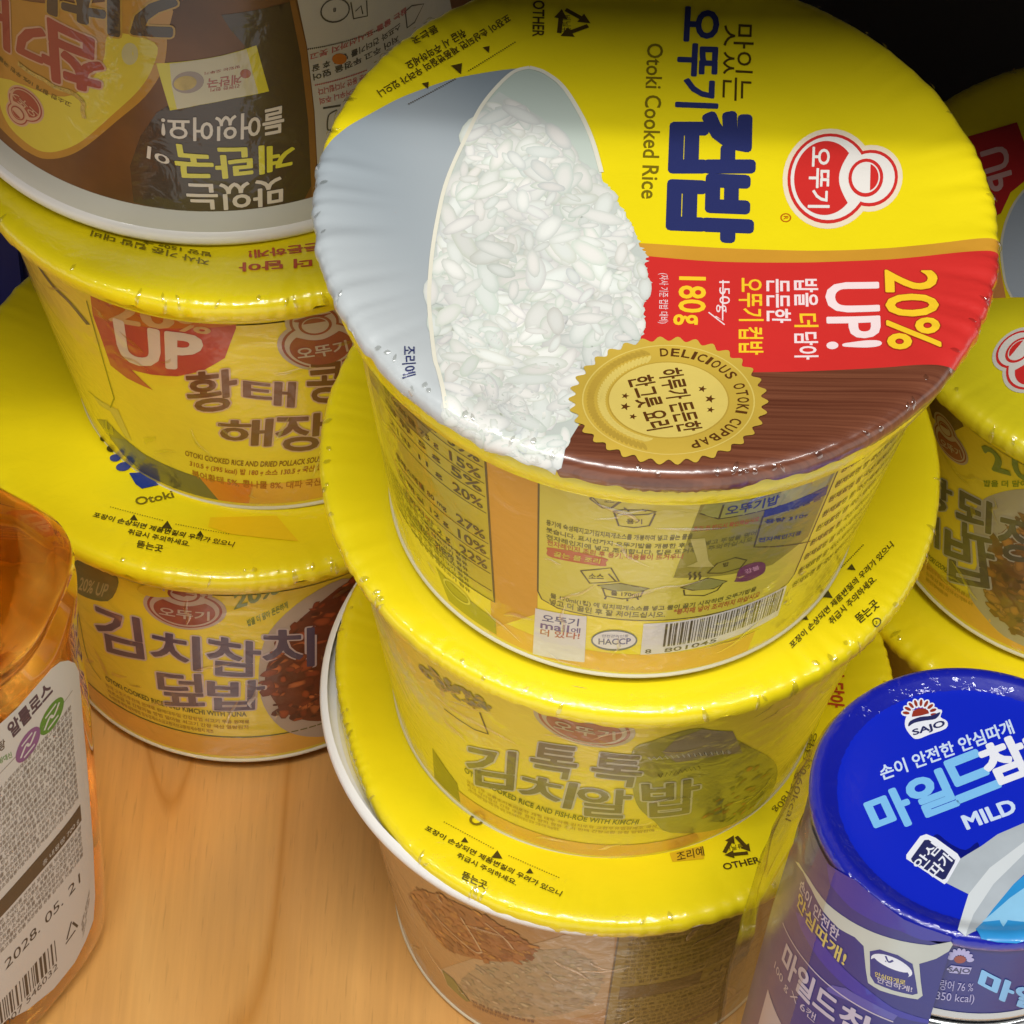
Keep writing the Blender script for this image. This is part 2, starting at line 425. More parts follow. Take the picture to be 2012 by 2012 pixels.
# ------------------------------------------------------------------ setting
def wood():
    m = bpy.data.materials.new('maple_board'); m.use_nodes = True; nt = m.node_tree; L = nt.links; b = nt.nodes['Principled BSDF']
    N = nt.nodes.new
    tc = N('ShaderNodeTexCoord'); mp = N('ShaderNodeMapping'); mp.inputs['Rotation'].default_value = (0, 0, .10); mp.inputs['Scale'].default_value = (1, .2, 1)
    L.new(tc.outputs['Object'], mp.inputs['Vector'])
    n1 = N('ShaderNodeTexNoise'); n1.inputs['Scale'].default_value = 11; n1.inputs['Detail'].default_value = 2; n1.inputs['Distortion'].default_value = .3
    L.new(mp.outputs[0], n1.inputs['Vector'])
    k = N('ShaderNodeMath'); k.operation = 'MULTIPLY'; k.inputs[1].default_value = 8; L.new(n1.outputs['Fac'], k.inputs[0])
    fr = N('ShaderNodeMath'); fr.operation = 'FRACT'; L.new(k.outputs[0], fr.inputs[0])
    rp = N('ShaderNodeValToRGB'); e = rp.color_ramp.elements
    e[0].position = 0; e[0].color = (*hexc('cd944e'), 1); e[1].position = 1; e[1].color = (*hexc('cd944e'), 1)
    for pos, hx in ((.03, 'c0843c'), (.08, 'd29a54'), (.5, 'daa55f'), (.9, 'd49c57')): x = e.new(pos); x.color = (*hexc(hx), 1)
    L.new(fr.outputs[0], rp.inputs[0])
    mp2 = N('ShaderNodeMapping'); mp2.inputs['Scale'].default_value = (620, 26, 1); mp2.inputs['Rotation'].default_value = (0, 0, .10); L.new(tc.outputs['Object'], mp2.inputs['Vector'])
    n2 = N('ShaderNodeTexNoise'); n2.inputs['Scale'].default_value = 1; n2.inputs['Detail'].default_value = 6; L.new(mp2.outputs[0], n2.inputs['Vector'])
    n3 = N('ShaderNodeTexNoise'); n3.inputs['Scale'].default_value = 18; n3.inputs['Detail'].default_value = 3; L.new(mp.outputs[0], n3.inputs['Vector'])
    r2 = N('ShaderNodeMapRange'); r2.inputs[1].default_value = .25; r2.inputs[2].default_value = .75; r2.inputs[3].default_value = .91; r2.inputs[4].default_value = 1.06; L.new(n2.outputs['Fac'], r2.inputs[0])
    r3 = N('ShaderNodeMapRange'); r3.inputs[1].default_value = .3; r3.inputs[2].default_value = .7; r3.inputs[3].default_value = .88; r3.inputs[4].default_value = 1.1; L.new(n3.outputs['Fac'], r3.inputs[0])
    mp3 = N('ShaderNodeMapping'); mp3.inputs['Scale'].default_value = (1500, 90, 1); mp3.inputs['Rotation'].default_value = (0, 0, .10); L.new(tc.outputs['Object'], mp3.inputs['Vector'])
    n4 = N('ShaderNodeTexNoise'); n4.inputs['Scale'].default_value = 1; n4.inputs['Detail'].default_value = 2; L.new(mp3.outputs[0], n4.inputs['Vector'])
    r4 = N('ShaderNodeMapRange'); r4.inputs[1].default_value = .62; r4.inputs[2].default_value = .72; r4.inputs[3].default_value = 1; r4.inputs[4].default_value = .86; L.new(n4.outputs['Fac'], r4.inputs[0])
    mu0 = N('ShaderNodeMath'); mu0.operation = 'MULTIPLY'; L.new(r3.outputs[0], mu0.inputs[0]); L.new(r4.outputs[0], mu0.inputs[1])
    mu = N('ShaderNodeMath'); mu.operation = 'MULTIPLY'; L.new(r2.outputs[0], mu.inputs[0]); L.new(mu0.outputs[0], mu.inputs[1])
    vm = N('ShaderNodeVectorMath'); vm.operation = 'SCALE'; L.new(rp.outputs[0], vm.inputs[0]); L.new(mu.outputs[0], vm.inputs['Scale'])
    L.new(vm.outputs[0], b.inputs['Base Color']); b.inputs['Roughness'].default_value = .34; b.inputs['Coat Weight'].default_value = .5; b.inputs['Coat Roughness'].default_value = .13
    return m
g = MB(); box(g, -.7, .7, .26, .71, -.025, 0, wood()); tag(g.build('shelf_board', smooth=False), kind='structure')
dark = mat('shelf_back_paint', '17181b', .6)
g = MB(); box(g, -.7, .7, .71, .73, -.025, .5, dark); tag(g.build('back_panel', smooth=False), kind='structure')
g = MB(); box(g, -.7, .7, .421, .71, .36, .385, mat('upper_shelf_paint', '2c2c2e', .5)); tag(g.build('upper_shelf', smooth=False), kind='structure')

# ------------------------------------------------------------------ rice cups
YEL = ink('yellow', 'efda14'); WHITE = ink('white', 'e9e4dd'); RED = ink('red', 'd0302c'); GOLDLINE = ink('gold_stripe', 'cf962f', vary=.15, vscale=40)
NAVY = ink('navy', '2b3266'); BROWN = ink('text_brown', '4c3a10'); DARK = ink('text_dark', '3b3512'); CREAM = ink('cream', 'ecdcc0')
PLASTIC = mat('white_bowl_plastic', 'ded8be', .35, coat=.3)
PROF = [(0, 0, -.2), (30, 30, -.2), (40, 40, -.1), (46, 46, .4), (51, 51, 1.0), (55, 55, 1.5), (57.8, 57.8, 1.6), (59.3, 59.2, 1.1), (60.3, 59.8, .3), (61.3, 60, -.7), (62.6, 59.9, -2.0), (64, 59.5, -3.3)]
H = 79.6
def seat(b, tx, ty):
    n = Vector((tx, ty, 1)).normalized()
    return Matrix.Translation(Vector(b)) @ Vector((0, 0, 1)).rotation_difference(n).to_matrix().to_4x4(), n
def thing(name, M, label, cat, group=None):
    o = bpy.data.objects.new(name, None); COL.objects.link(o); o.matrix_world = M; o.empty_display_size = .02
    return tag(o, label, cat, group)
def clear(name, lo, hi, tint=(.97, .97, .95, 1), rough=.1, bump=0, scale=45):
    m = bpy.data.materials.new(name); m.use_nodes = True; nt = m.node_tree; nt.nodes.clear(); Lk = nt.links
    o_ = nt.nodes.new('ShaderNodeOutputMaterial'); mx = nt.nodes.new('ShaderNodeMixShader'); tr = nt.nodes.new('ShaderNodeBsdfTransparent'); gl = nt.nodes.new('ShaderNodeBsdfGlossy'); fr = nt.nodes.new('ShaderNodeLayerWeight'); mr = nt.nodes.new('ShaderNodeMapRange')
    tr.inputs[0].default_value = tint; gl.inputs['Roughness'].default_value = rough; fr.inputs[0].default_value = .3; mr.inputs[3].default_value = lo; mr.inputs[4].default_value = hi
    if bump:
        nz = nt.nodes.new('ShaderNodeTexNoise'); nz.inputs['Scale'].default_value = scale; nz.inputs['Detail'].default_value = 2; bp_ = nt.nodes.new('ShaderNodeBump'); bp_.inputs['Strength'].default_value = bump; bp_.inputs['Distance'].default_value = .004
        tc = nt.nodes.new('ShaderNodeTexCoord'); Lk.new(tc.outputs['Object'], nz.inputs['Vector']); Lk.new(nz.outputs['Fac'], bp_.inputs['Height']); Lk.new(bp_.outputs[0], gl.inputs['Normal'])
    Lk.new(fr.outputs['Facing'], mr.inputs[0]); Lk.new(mr.outputs[0], mx.inputs[0]); Lk.new(tr.outputs[0], mx.inputs[1]); Lk.new(gl.outputs[0], mx.inputs[2]); Lk.new(mx.outputs[0], o_.inputs[0])
    return m
FOLD = clear('film_fold', .16, .6, rough=.13)
def pleats(seed, amp=.3, spots=()):
    R_ = random.Random(seed); ph = [R_.uniform(0, 6.28) for _ in range(9)]
    def w(a, q):
        if q < 43: return 0.
        e = min(1, (q-43)/17); e = e*e*(3-2*e)
        b = a+.06*math.sin(5*a+ph[0])+.035*math.sin(11*a+ph[1])
        m_ = .45+.3*math.sin(3*a+ph[2])+.25*math.sin(7*a+ph[3])
        for c, wd, k in spots:
            d = (a-c+math.pi) % (2*math.pi)-math.pi; m_ += k*math.exp(-(d/wd)**2)
        s1 = math.sin(31*b+ph[4]); s2 = math.sin(53*b+ph[5]); s3 = math.sin(89*b+ph[6])
        e2 = max(0, min(1, (q-56)/3)); s4 = math.sin(131*b+ph[7]+2*math.sin(9*a))
        return amp*e*max(m_, .1)*(.5*s1*abs(s1)+.35*s2+.25*s3)+e2*.10*s4*(.5+.5*math.sin(4*a+ph[8]))
    return w
WALL = [(0, 42.6), (1.0, 43.5), (2.6, 44.3), (72, 54.6), (76.5, 56.2)]
GROUP = 'instant rice cups stacked on the shelf'
def make_cup(b, tx, ty, label, wr, film=YEL, base=PLASTIC, sleeve=None, shrink=None, band=.0566, cr=24):
    M, n = seat(b, tx, ty)
    root = thing('rice_cup', M, label, 'instant rice cup', GROUP)
    # bowl: foot ring, wall, rim band
    g = MB(); prof = [(.0001, .0012), (.0400, .0012), (.0408, 0), (.0432, 0), (.0430, .0003), (.0443, .0010), (.0448, .0017), (.0447, .0022), (.0443, .0027), (.0544, .0715), (.0560, .0745), (.0575, .0750)]
    lathe(g, prof, base, 128)
    bowl = g.build('bowl', root)
    g = MB(); seg = 160; R_ = random.Random(int(b[0]*1e5)); phs = [R_.uniform(0, 6.28) for _ in range(4)]
    def wob(r, z, a, j):
        e = .00022*(math.sin(5*a+phs[0]+z*60)+.6*math.sin(13*a+phs[1]-z*90))*min(1, z/.02)*0
        return r+e, z
    pr = [(.0445+ .0103*i/14, .0025+.0675*i/14) for i in range(15)]
    lathe(g, pr, sleeve or SLV, seg, fn=wob)
    gs = g
    g = MB(); lathe(g, [(.0548, .0710), (band-.0012, .0713 if band < .057 else .0700), (band-.0003, .0720 if band < .057 else .0708), (band, .0730), (band, .0750), (band-.0004, .0765)], YEL, 128); g.build('rim_band', root)
    lid = Lid(root, M, H/1000, PROF, 62, wr)
    if shrink:
        op = lid.p
        def p(u, v, off=0.):
            x, y, z = op(u, v, off); a = math.atan2(v, u); q = math.hypot(u, v)
            k = max((kk*math.exp(-(((a-c+math.pi) % (2*math.pi)-math.pi)/wd)**2) for c, wd, kk in shrink), default=0)*max(0, min(1, (q-50)/10))
            f = 1-k/1000/max(math.hypot(x, y), 1e-6)
            return (x*f, y*f, z)
        lid.p = p
    g = MB(); n_ = 560; qs = [0, 12, 24, 34, 40]+[42+i*.75 for i in range(33)]; qs = [q for q in qs if q <= 64]
    vs = []
    for q in qs:
        for i in range(n_):
            a = 2*math.pi*i/n_; vs.append(lid.p(max(q, .01)*math.cos(a), max(q, .01)*math.sin(a)))
    fs = [(j*n_+i, j*n_+(i+1) % n_, (j+1)*n_+(i+1) % n_, (j+1)*n_+i) for j in range(len(qs)-1) for i in range(n_)]
    g.add(vs, [(f[3], f[2], f[1], f[0]) for f in fs], film)
    R3 = random.Random(int(b[0]*1e6)+3)
    for _ in range(80 if cr > 30 else 46):    # crimps in the clear film where it turns over the rim
        a = R3.uniform(0, 2*math.pi); q0 = R3.uniform(57.3, 59.6); q1 = q0+R3.choice((.8, 1.2, 1.8, 3.2))*R3.uniform(.8, 1.2); da = R3.uniform(-.02, .02)
        crease(g, lid, [((q0+(q1-q0)*k)*math.cos(a+da*k), (q0+(q1-q0)*k)*math.sin(a+da*k)) for k in (0, .35, .7, 1)], R3.uniform(.5, 1.2), R3.uniform(.08, .24), FOLD)
    lidob = g.build('lid', root)
    side = Side(root, M, [(2.5, 44.5), (70, 54.8)], 50.)
    g = gs; R2 = random.Random(int(b[1]*1e6))
    for _ in range(cr):                       # folds of the clear film, mostly below the rim and above the foot
        u, v = R2.uniform(-62, 62), R2.choice((R2.uniform(52, 68), R2.uniform(5, 20), R2.uniform(20, 55))); ln, t = R2.uniform(3, 13), R2.uniform(-.9, .9)+(1.57 if R2.random() < .35 else 0)
        pts = [(u+ln*k*math.cos(t)+R2.uniform(-.8, .8), min(69, max(4, v+ln*k*math.sin(t)+R2.uniform(-.8, .8)))) for k in (0, .3, .6, 1)]
        crease(g, side, pts, R2.uniform(.7, 1.5), R2.uniform(.2, .5), FOLD)
    slv = g.build('printed_sleeve', root)
    return root, lidob, lid, slv, side
SLV = sink('yellow', 'ead634', vary=.06, vscale=25)
SW, SRED, SNAVY, SDK, SBR = sink('white', 'd9d2cc'), sink('red', 'a8443c'), sink('violet', '4a4260'), sink('dark', '4d4415'), sink('brown', '6b3c26')
SOR = sink('orange', 'e2ab3c', vary=.06, vscale=30)
CUPP = {'A': ((.02085677, .45238737, .16+.0), .03033545, -.01962895), 'B': ((.02086084, .46597303, .0796), .02013642, -.06251975),
        'C': ((.02143518, .46511048, 0), .00804881, -.01077298), 'E': ((-.05388312, .55054166, .0796), -.05671393, .03115414),
        'F': ((-.06230523, .53758816, 0), -.00881797, .07734143), 'H': ((.1245, .5161, .0797), .0579, .0007), 'I': ((.1285, .5163, 0), -.0004, -.0002)}
h3 = H/1000
def topz(k): b, tx, ty = CUPP[k]; return b[2]+h3/math.sqrt(1+tx*tx+ty*ty)
CUPP['B'] = ((*CUPP['B'][0][:2], topz('C')),)+CUPP['B'][1:]
CUPP['A'] = ((*CUPP['A'][0][:2], topz('B')),)+CUPP['A'][1:]
CUPP['E'] = ((*CUPP['E'][0][:2], topz('F')),)+CUPP['E'][1:]

CAUTION = ('포장이 손상되면 제품변질의 우려가 있으니', '취급시 주의하세요.', '뜯는곳')
def recycle(mb, sf, c, r, ma, layer, z, rot=0., word='비닐류', sub=None):
    C0 = z(*c) if z else c
    tri = [(C0[0]+r*math.cos(rot+t), C0[1]+r*math.sin(rot+t)*.8) for t in (-math.pi/2, math.pi/6, 5*math.pi/6)]
    for i in range(3):
        a, b = tri[i], tri[(i+1) % 3]
        f = lambda t, a=a, b=b: (a[0]+(b[0]-a[0])*t, a[1]+(b[1]-a[1])*t)
        U = [sf.uv(*f(.12)), sf.uv(*f(.66))]
        stroke(mb, sf, U, .85, ma, layer, uv=True, sm=False)
        p, q = sf.uv(*f(.62)), sf.uv(*f(.95)); dx, dy = q[0]-p[0], q[1]-p[1]
        fill(mb, sf, [(p[0]-dy*.55, p[1]+dx*.55), (p[0]+dy*.55, p[1]-dx*.55), q], ma, layer+.01)
def dots(mb, sf, a, b, n, ma, layer, r=.15):
    A, B = sf.uv(*a), sf.uv(*b)
    for i in range(n):
        t = i/(n-1); fill(mb, sf, ellipse((A[0]+(B[0]-A[0])*t, A[1]+(B[1]-A[1])*t), r, r, 6), ma, layer)
def tri(mb, sf, pts, ma, layer, z=None): area(mb, sf, pts, ma, layer, z=z)

# ============ cup A: rice picture lid (top of the middle stack)
root, lidA, L, slv, S_ = make_cup(*CUPP['A'], 'yellow cup topping the middle stack, its lid picturing white rice, gold seal, red banner', pleats(3, .30, ((math.radians(185), .5, .9), (math.radians(15), .35, .5))), band=.0583, cr=34)
z2, z3, z4, z7 = Z(600, 0, .3623), Z(1250, 0, .3944), Z(600, 640, .3623), Z(1080, 640, .2329)
def to_rim(sf, a_px, b_px, q=63.8, n=60, cw=True):
    """arc along the rim from the bearing of a to the bearing of b"""
    A, B = sf.uv(*a_px), sf.uv(*b_px); a, b = math.atan2(A[1], A[0]), math.atan2(B[1], B[0])
    if cw:
        while b > a: b -= 2*math.pi
    else:
        while b < a: b += 2*math.pi
    return [(q*math.cos(a+(b-a)*i/n), q*math.sin(a+(b-a)*i/n)) for i in range(n+1)]
# rice picture: grey lifted film, bowl interior, rim line, grains
GREY = ink('film_grey', '98a6ae', vary=.04, vscale=30); PALE = ink('bowl_inside', 'b9c5ba'); LINE = ink('rim_line', 'e8e4d2'); 
VC = mat('printed_rice', 'ffffff', .34, coat=.4, coat_rough=.12, vcol=True)
pic = MB()
edge_top = [(80, 830), (200, 710), (350, 620), (500, 540), (650, 480), (800, 430), (950, 400), (1100, 378), (1215, 371)]
inner = [(1215, 371), (1130, 395), (1040, 475), (950, 590), (880, 730), (800, 900), (750, 1040), (715, 1200), (690, 1350), (675, 1500), (670, 1650), (682, 1800), (700, 1950), (722, 2020), (765, 2215)]
a = [L.uv(*z2(*p)) for p in spl(edge_top+inner[1:], 5)]
arc = to_rim(L, z2(765, 2235), z2(70, 835))
fill(pic, L, a+arc, VC, 1, colf=lambda x, y: tuple(p+(q-p)*max(0, min(1, (38-y)/85+.12*math.sin(x*.16+y*.1))) for p, q in zip((.25, .30, .34), (.53, .565, .575))))
right = [(1215, 371), (1300, 400), (1400, 480), (1500, 640), (1560, 780), (1605, 940)]
ser = []
sp_ = [(1612, 985), (1680, 1080), (1740, 1180), (1790, 1270), (1812, 1340), (1850, 1385), (1838, 1440), (1862, 1520), (1856, 1600), (1832, 1660), (1835, 1760), (1815, 1850), (1700, 1960), (1500, 2150), (1480, 2312)]
for i, (p, q) in enumerate(zip(sp_, sp_[1:])):
    k = 5 if i < 11 else 1
    for j in range(k): ser.append((p[0]+(q[0]-p[0])*j/k+(random.uniform(4, 24) if j % 2 else random.uniform(-16, 0)), p[1]+(q[1]-p[1])*j/k))
ser += [(1480, 2312)]
b = [L.uv(*z2(*p)) for p in spl(right, 5)+ser]+[L.uv(*z4(1350, 765))]
arc2 = to_rim(L, z4(1342, 790), z2(765, 2235))
ii = [L.uv(*z2(*p)) for p in spl(inner, 5)]
bowl_poly = b+arc2+ii[::-1][:-1]
fill(pic, L, bowl_poly, VC, 1.3, colf=lambda x, y: tuple(p+(q-p)*max(0, min(1, (50-y)/40)) for p, q in zip((.40, .50, .44), (.58, .65, .58))))
rice_top = [(885, 700), (930, 600), (985, 560), (1050, 500), (1150, 560), (1280, 640), (1380, 740), (1460, 850), (1600, 950)]
rp = [L.uv(*z2(*p)) for p in rice_top+sp_]+arc2+ii[::-1][:-34]
fill(pic, L, rp, ink('rice_shade', 'c9cfc8', vary=.04, vscale=160), 1.6)
rr = random.Random(5)
xs = [p[0] for p in rp]; ys = [p[1] for p in rp]
placed = 0
base_rice = (.61, .64, .585)
def tone(x, y): return 1+.09*math.sin(x*.21+1)*math.sin(y*.17+.5)+.05*math.sin(x*.5+y*.43)
for lev, (cnt, dk_) in enumerate(((150, True), (620, False), (620, False), (520, False))):
    for _ in range(cnt):
        x, y = rr.uniform(min(xs), max(xs)), rr.uniform(min(ys), max(ys))
        if not inside((x, y), rp) or math.hypot(x, y) > 62: continue
        sz = 1.12 if x < -8 else .85
        rot = rr.uniform(0, math.pi); ln = rr.choice((1.5, 2.0, 2.5, 3.0, 3.5))*rr.uniform(.9, 1.15)*sz; wd = ln*rr.uniform(.33, .5)
        if not (x > 2 and ln < 2.2) and not all(inside((x+k*ln*.85*math.cos(rot), y+k*ln*.85*math.sin(rot)), rp) for k in (-1, 1)): continue
        t = tone(x, y)*rr.uniform(.93, 1.07); e_ = tuple(q*tone(x, y)*rr.uniform(.93, 1.02) for q in base_rice)
        if dk_: c0 = tuple(q*t for q in (.43, .455, .37)); ln *= .7; wd *= .8
        else: c0 = tuple(q*t for q in (.775+rr.uniform(-.02, .04), .79, .745))
        fan(pic, L, (x, y), ln, wd, rot, VC, 2+lev*.25+rr.random()*.2, c0, e_, 12, .06)
stroke(pic, L, [(x, y) for x, y in inner], .7, LINE, 3.2, z=z2, n=6)
stroke(pic, L, right, .8, LINE, 3.2, z=z2, n=6)
text(pic, L, '조리예', (527, 118), (528, 290), (596, 118), NAVY, 3.4, .01, z4)
pico = pic.build('rice_picture', lidA)
# banner
ban = MB()
top_ = [z2(1700, 1370), z3(30, 1275), z3(400, 1305), z3(800, 1310), z3(1050, 1303), z3(1250, 1295)]
T_ = [L.uv(*p) for p in spl(top_, 4)]
d_ = (T_[-1][0]-T_[-8][0], T_[-1][1]-T_[-8][1]); l_ = math.hypot(*d_); ex = lambda P, d, k: (P[0]+d[0]*k, P[1]+d[1]*k)
bot_ = [L.uv(*z3(*p)) for p in ((200, 1862), (570, 1857), (900, 1850), (1150, 1838))]
db = (bot_[-1][0]-bot_[0][0], bot_[-1][1]-bot_[0][1]); lb = math.hypot(*db); db = (db[0]/lb, db[1]/lb)
def rim_hit(P, d, q=63.8):
    bq = P[0]*d[0]+P[1]*d[1]; c = P[0]**2+P[1]**2-q*q; t = -bq+math.sqrt(bq*bq-c); return (P[0]+d[0]*t, P[1]+d[1]*t)
rt_top = rim_hit(T_[-1], (d_[0]/l_, d_[1]/l_)); rt_bot = rim_hit(bot_[-1], db)
def arc_uv(A, B, q=63.8, n=30):
    a, b = math.atan2(A[1], A[0]), math.atan2(B[1], B[0])
    while b-a > math.pi: b -= 2*math.pi
    while b-a < -math.pi: b += 2*math.pi
    return [(q*math.cos(a+(b-a)*i/n), q*math.sin(a+(b-a)*i/n)) for i in range(n+1)]
left_ = [L.uv(*z2(*p)) for p in ((1700, 1800), (1700, 1400))]
fill(ban, L, T_+arc_uv(rt_top, rt_bot)+bot_[::-1]+left_[:1], RED, 1.1)
g1 = [L.uv(*p) for p in spl([z2(1700, 1330), z3(0, 1212), z3(400, 1236), z3(800, 1250), z3(1050, 1248), z3(1250, 1238)], 4)]
dg_ = (g1[-1][0]-g1[-6][0], g1[-1][1]-g1[-6][1]); lg = math.hypot(*dg_); rg = rim_hit(g1[-1], (dg_[0]/lg, dg_[1]/lg))
fill(ban, L, g1+arc_uv(rg, rt_top)+T_[::-1], GOLDLINE, 1.05)
YT = ink('banner_yellow', 'f6c92c'); PINKW = ink('banner_white', 'f2dcdc')
text(ban, L, '20%', (1240, 1352), (1258, 1742), (1492, 1350), YT, 2.4, .03, z3, halo=(.03, ink('banner_dark_red', 'a5321c')))
text(ban, L, 'UP!', (948, 1415), (955, 1740), (1205, 1413), PINKW, 2.2, .035, z3)
for s, a_, b_, m_ in (('밥을', 1395, 1530, PINKW), ('더', 1568, 1632, YT), ('담아', 1660, 1795, PINKW)): text(ban, L, s, (787, a_), (790, b_), (902, a_), m_, 2.2, .02, z3)
text(ban, L, '든든한', (650, 1395), (652, 1610), (765, 1397), PINKW, 2.2, .02, z3)
for s, a_, b_ in (('오뚜기', 1390, 1602), ('컵밥', 1635, 1770)): text(ban, L, s, (512, a_), (513, b_), (630, a_), YT, 2.2, .03, z3)
text(ban, L, '150g', (396, 1405), (398, 1560), (465, 1405), PINKW, 2.2, 0, z3)
stroke(ban, L, [(432, 1400), (430, 1600), (395, 1580)], .25, PINKW, 2.3, z=z3, sm=False); stroke(ban, L, [(440, 1622), (360, 1560)], .25, PINKW, 2.3, z=z3, sm=False)
text(ban, L, '180', (215, 1383), (212, 1558), (345, 1386), YT, 2.2, .03, z3); text(ban, L, 'g', (188, 1572), (186, 1622), (305, 1570), YT, 2.2, .03, z3)
text(ban, L, '(자사 기준 컵밥 대비)', (108, 1365), (106, 1615), (160, 1366), PINKW, 2.2, 0, z3)
ban.build('promo_banner', lidA)
# wooden board picture
wd = MB()
def woodprint():
    m = bpy.data.materials.new('printed_dark_wood'); m.use_nodes = True; nt = m.node_tree; Lk = nt.links; b = nt.nodes['Principled BSDF']
    tc = nt.nodes.new('ShaderNodeTexCoord'); mp = nt.nodes.new('ShaderNodeMapping'); mp.inputs['Scale'].default_value = (30, 2300, 30); mp.inputs['Rotation'].default_value = (0, 0, .04)
    n = nt.nodes.new('ShaderNodeTexNoise'); n.inputs['Scale'].default_value = 1; n.inputs['Detail'].default_value = 5
    r = nt.nodes.new('ShaderNodeValToRGB'); e = r.color_ramp.elements; e[0].position = .3; e[0].color = (*hexc('5c3020'), 1); e[1].position = .72; e[1].color = (*hexc('7e4b34'), 1)
    Lk.new(tc.outputs['Object'], mp.inputs[0]); Lk.new(mp.outputs[0], n.inputs['Vector']); Lk.new(n.outputs['Fac'], r.inputs[0]); Lk.new(r.outputs[0], b.inputs['Base Color'])
    b.inputs['Roughness'].default_value = .3; b.inputs['Coat Weight'].default_value = .6; b.inputs['Coat Roughness'].default_value = .1
    return m
lw = [L.uv(*z4(1350, 765)), L.uv(*z4(1480, 545)), L.uv(*z3(200, 1840))]
fill(wd, L, bot_[1:]+arc_uv(rt_bot, rim_hit(lw[0], (.05, -1)), n=70)+lw, woodprint(), 1.2)
wd.build('wood_picture', lidA)
# gold seal
se = MB(); GOLD = ink('gold', 'd2b146', rough=.3, metal=.1, vary=.14, vscale=45); GOLD2 = ink('gold_light', 'dfc768', rough=.3, metal=.05, vary=.08, vscale=45); GOLD3 = ink('gold_deep', 'c09f3e', rough=.3, metal=.1)
SC = L.uv(*z7(1000, 655)); SU = L.uv(*z7(1845, 655)); SV = L.uv(*z7(1000, 1187)); SU = (SU[0]-SC[0], SU[1]-SC[1]); SV = (SV[0]-SC[0], SV[1]-SC[1])
sg = lambda x, y: (SC[0]+SU[0]*x+SV[0]*y, SC[1]+SU[1]*x+SV[1]*y)
fill(se, L, [sg((.965+.035*math.cos(34*t))*math.cos(t), (.965+.035*math.cos(34*t))*math.sin(t)) for t in (2*math.pi*i/272 for i in range(272))], GOLD, 4.5)
fill(se, L, [sg(.865*math.cos(t), .865*math.sin(t)) for t in (2*math.pi*i/72 for i in range(72))], GOLD2, 5.3)
fill(se, L, [sg(.85*math.cos(t), .85*math.sin(t)) for t in (2*math.pi*i/72 for i in range(72))], GOLD, 5.6)
fill(se, L, [sg(.61*math.cos(t), .61*math.sin(t)) for t in (2*math.pi*i/60 for i in range(60))], GOLD3, 5.9)
fill(se, L, [sg(.595*math.cos(t), .595*math.sin(t)) for t in (2*math.pi*i/60 for i in range(60))], GOLD2, 6.2)
for i in range(40):
    t = math.radians(108+i*144/39)
    for k, rr_ in ((0, .67), (1, .78)):
        c = sg(rr_*math.cos(t), rr_*math.sin(t)); fill(se, L, ellipse(c, 1.0, .36, 8, math.atan2(c[1]-SC[1], c[0]-SC[0])+(.8 if k else -.8)), GOLD3 if k else GOLD2, 6.2)
SB = ink('seal_text', '5a3512')
word = 'DELICIOUS OTOKI CUPBAP'; wts = [{'I': .5, ' ': .7}.get(c, 1.) for c in word]; tot = sum(wts); acc = 0
for ch, w_ in zip(word, wts):
    t = math.radians(-98+(acc+w_/2)/tot*172); acc += w_
    if ch == ' ': continue
    rad, hh, ww = .69, .115, .04 if ch != 'I' else .014
    dx, dy = -math.sin(t), math.cos(t)
    c = (rad*math.cos(t), rad*math.sin(t)); o_ = ((rad+hh)*math.cos(t), (rad+hh)*math.sin(t))
    p0 = sg(c[0]-dx*ww, c[1]-dy*ww); p1 = sg(c[0]+dx*ww, c[1]+dy*ww); p2 = sg(o_[0]-dx*ww, o_[1]-dy*ww)
    text(se, L, ch, p0, p1, p2, SB, 6.6, .015, uv=True)
text(se, L, '하루가 든든한', (905, 400), (1085, 925), (1105, 372), SB, 6.8, .035, z7, halo=(.03, GOLD2))
text(se, L, '한그릇 요리', (650, 470), (822, 912), (862, 432), SB, 6.8, .035, z7, halo=(.03, GOLD2))
for x, y, r in ((1285, 555, 40), (1350, 640, 48), (1355, 732, 36), (635, 615, 36), (635, 705, 46), (700, 790, 36)):
    C0 = z7(x, y); fill(se, L, [L.uv(C0[0]+r*.2329*k*math.cos(t), C0[1]+r*.2329*.75*k*math.sin(t)) for k, t in (((1, .42)[i % 2], -1.3+i*math.pi/5) for i in range(10))], SB, 6.5)
se.build('gold_seal', lidA)
# emblem, title, small print
em = MB(); emblem(em, L, (960, 890), (952, 1142), (1195, 890), '오뚜기', 1, (CREAM, RED, WHITE, RED), z3)
em.build('trade_emblem', lidA)
le = MB()
text(le, L, '맛있는', (1423, 47), (1418, 197), (1482, 49), BROWN, 1, 0)
text(le, L, '오뚜기', (1339, 15), (1329, 209), (1417, 17), NAVY, 1, .055)
for s, p0, p1, p2 in (('컵', (1325, 226), (1321, 334), (1478, 226)), ('밥', (1320, 346), (1316, 466), (1474, 352))): text(le, L, s, p0, p1, p2, NAVY, 1, .085)
text(le, L, 'Otoki Cooked Rice', (1272, 86), (1260, 390), (1303, 87), ink('text_olive', '7a6a12'), 1, .012)
stroke(le, L, ellipse((745, 1086), 24, 20, 18), .25, ink('mark_orange', 'c06a10'), 1, z=z3, closed=True, sm=False); text(le, L, 'R', (735, 1078), (735, 1094), (757, 1078), ink('mark_orange', 'c06a10'), 1, .02, z3)
for s, p0, p1, p2 in ((CAUTION[0], (1092, 82), (385, 497), (1118, 118)), ('취급 시 주의하세요', (852, 158), (537, 345), (876, 200)), (CAUTION[2], (703, 143), (570, 215), (722, 178))): text(le, L, s, p0, p1, p2, BROWN, 3.4, .03, z2)
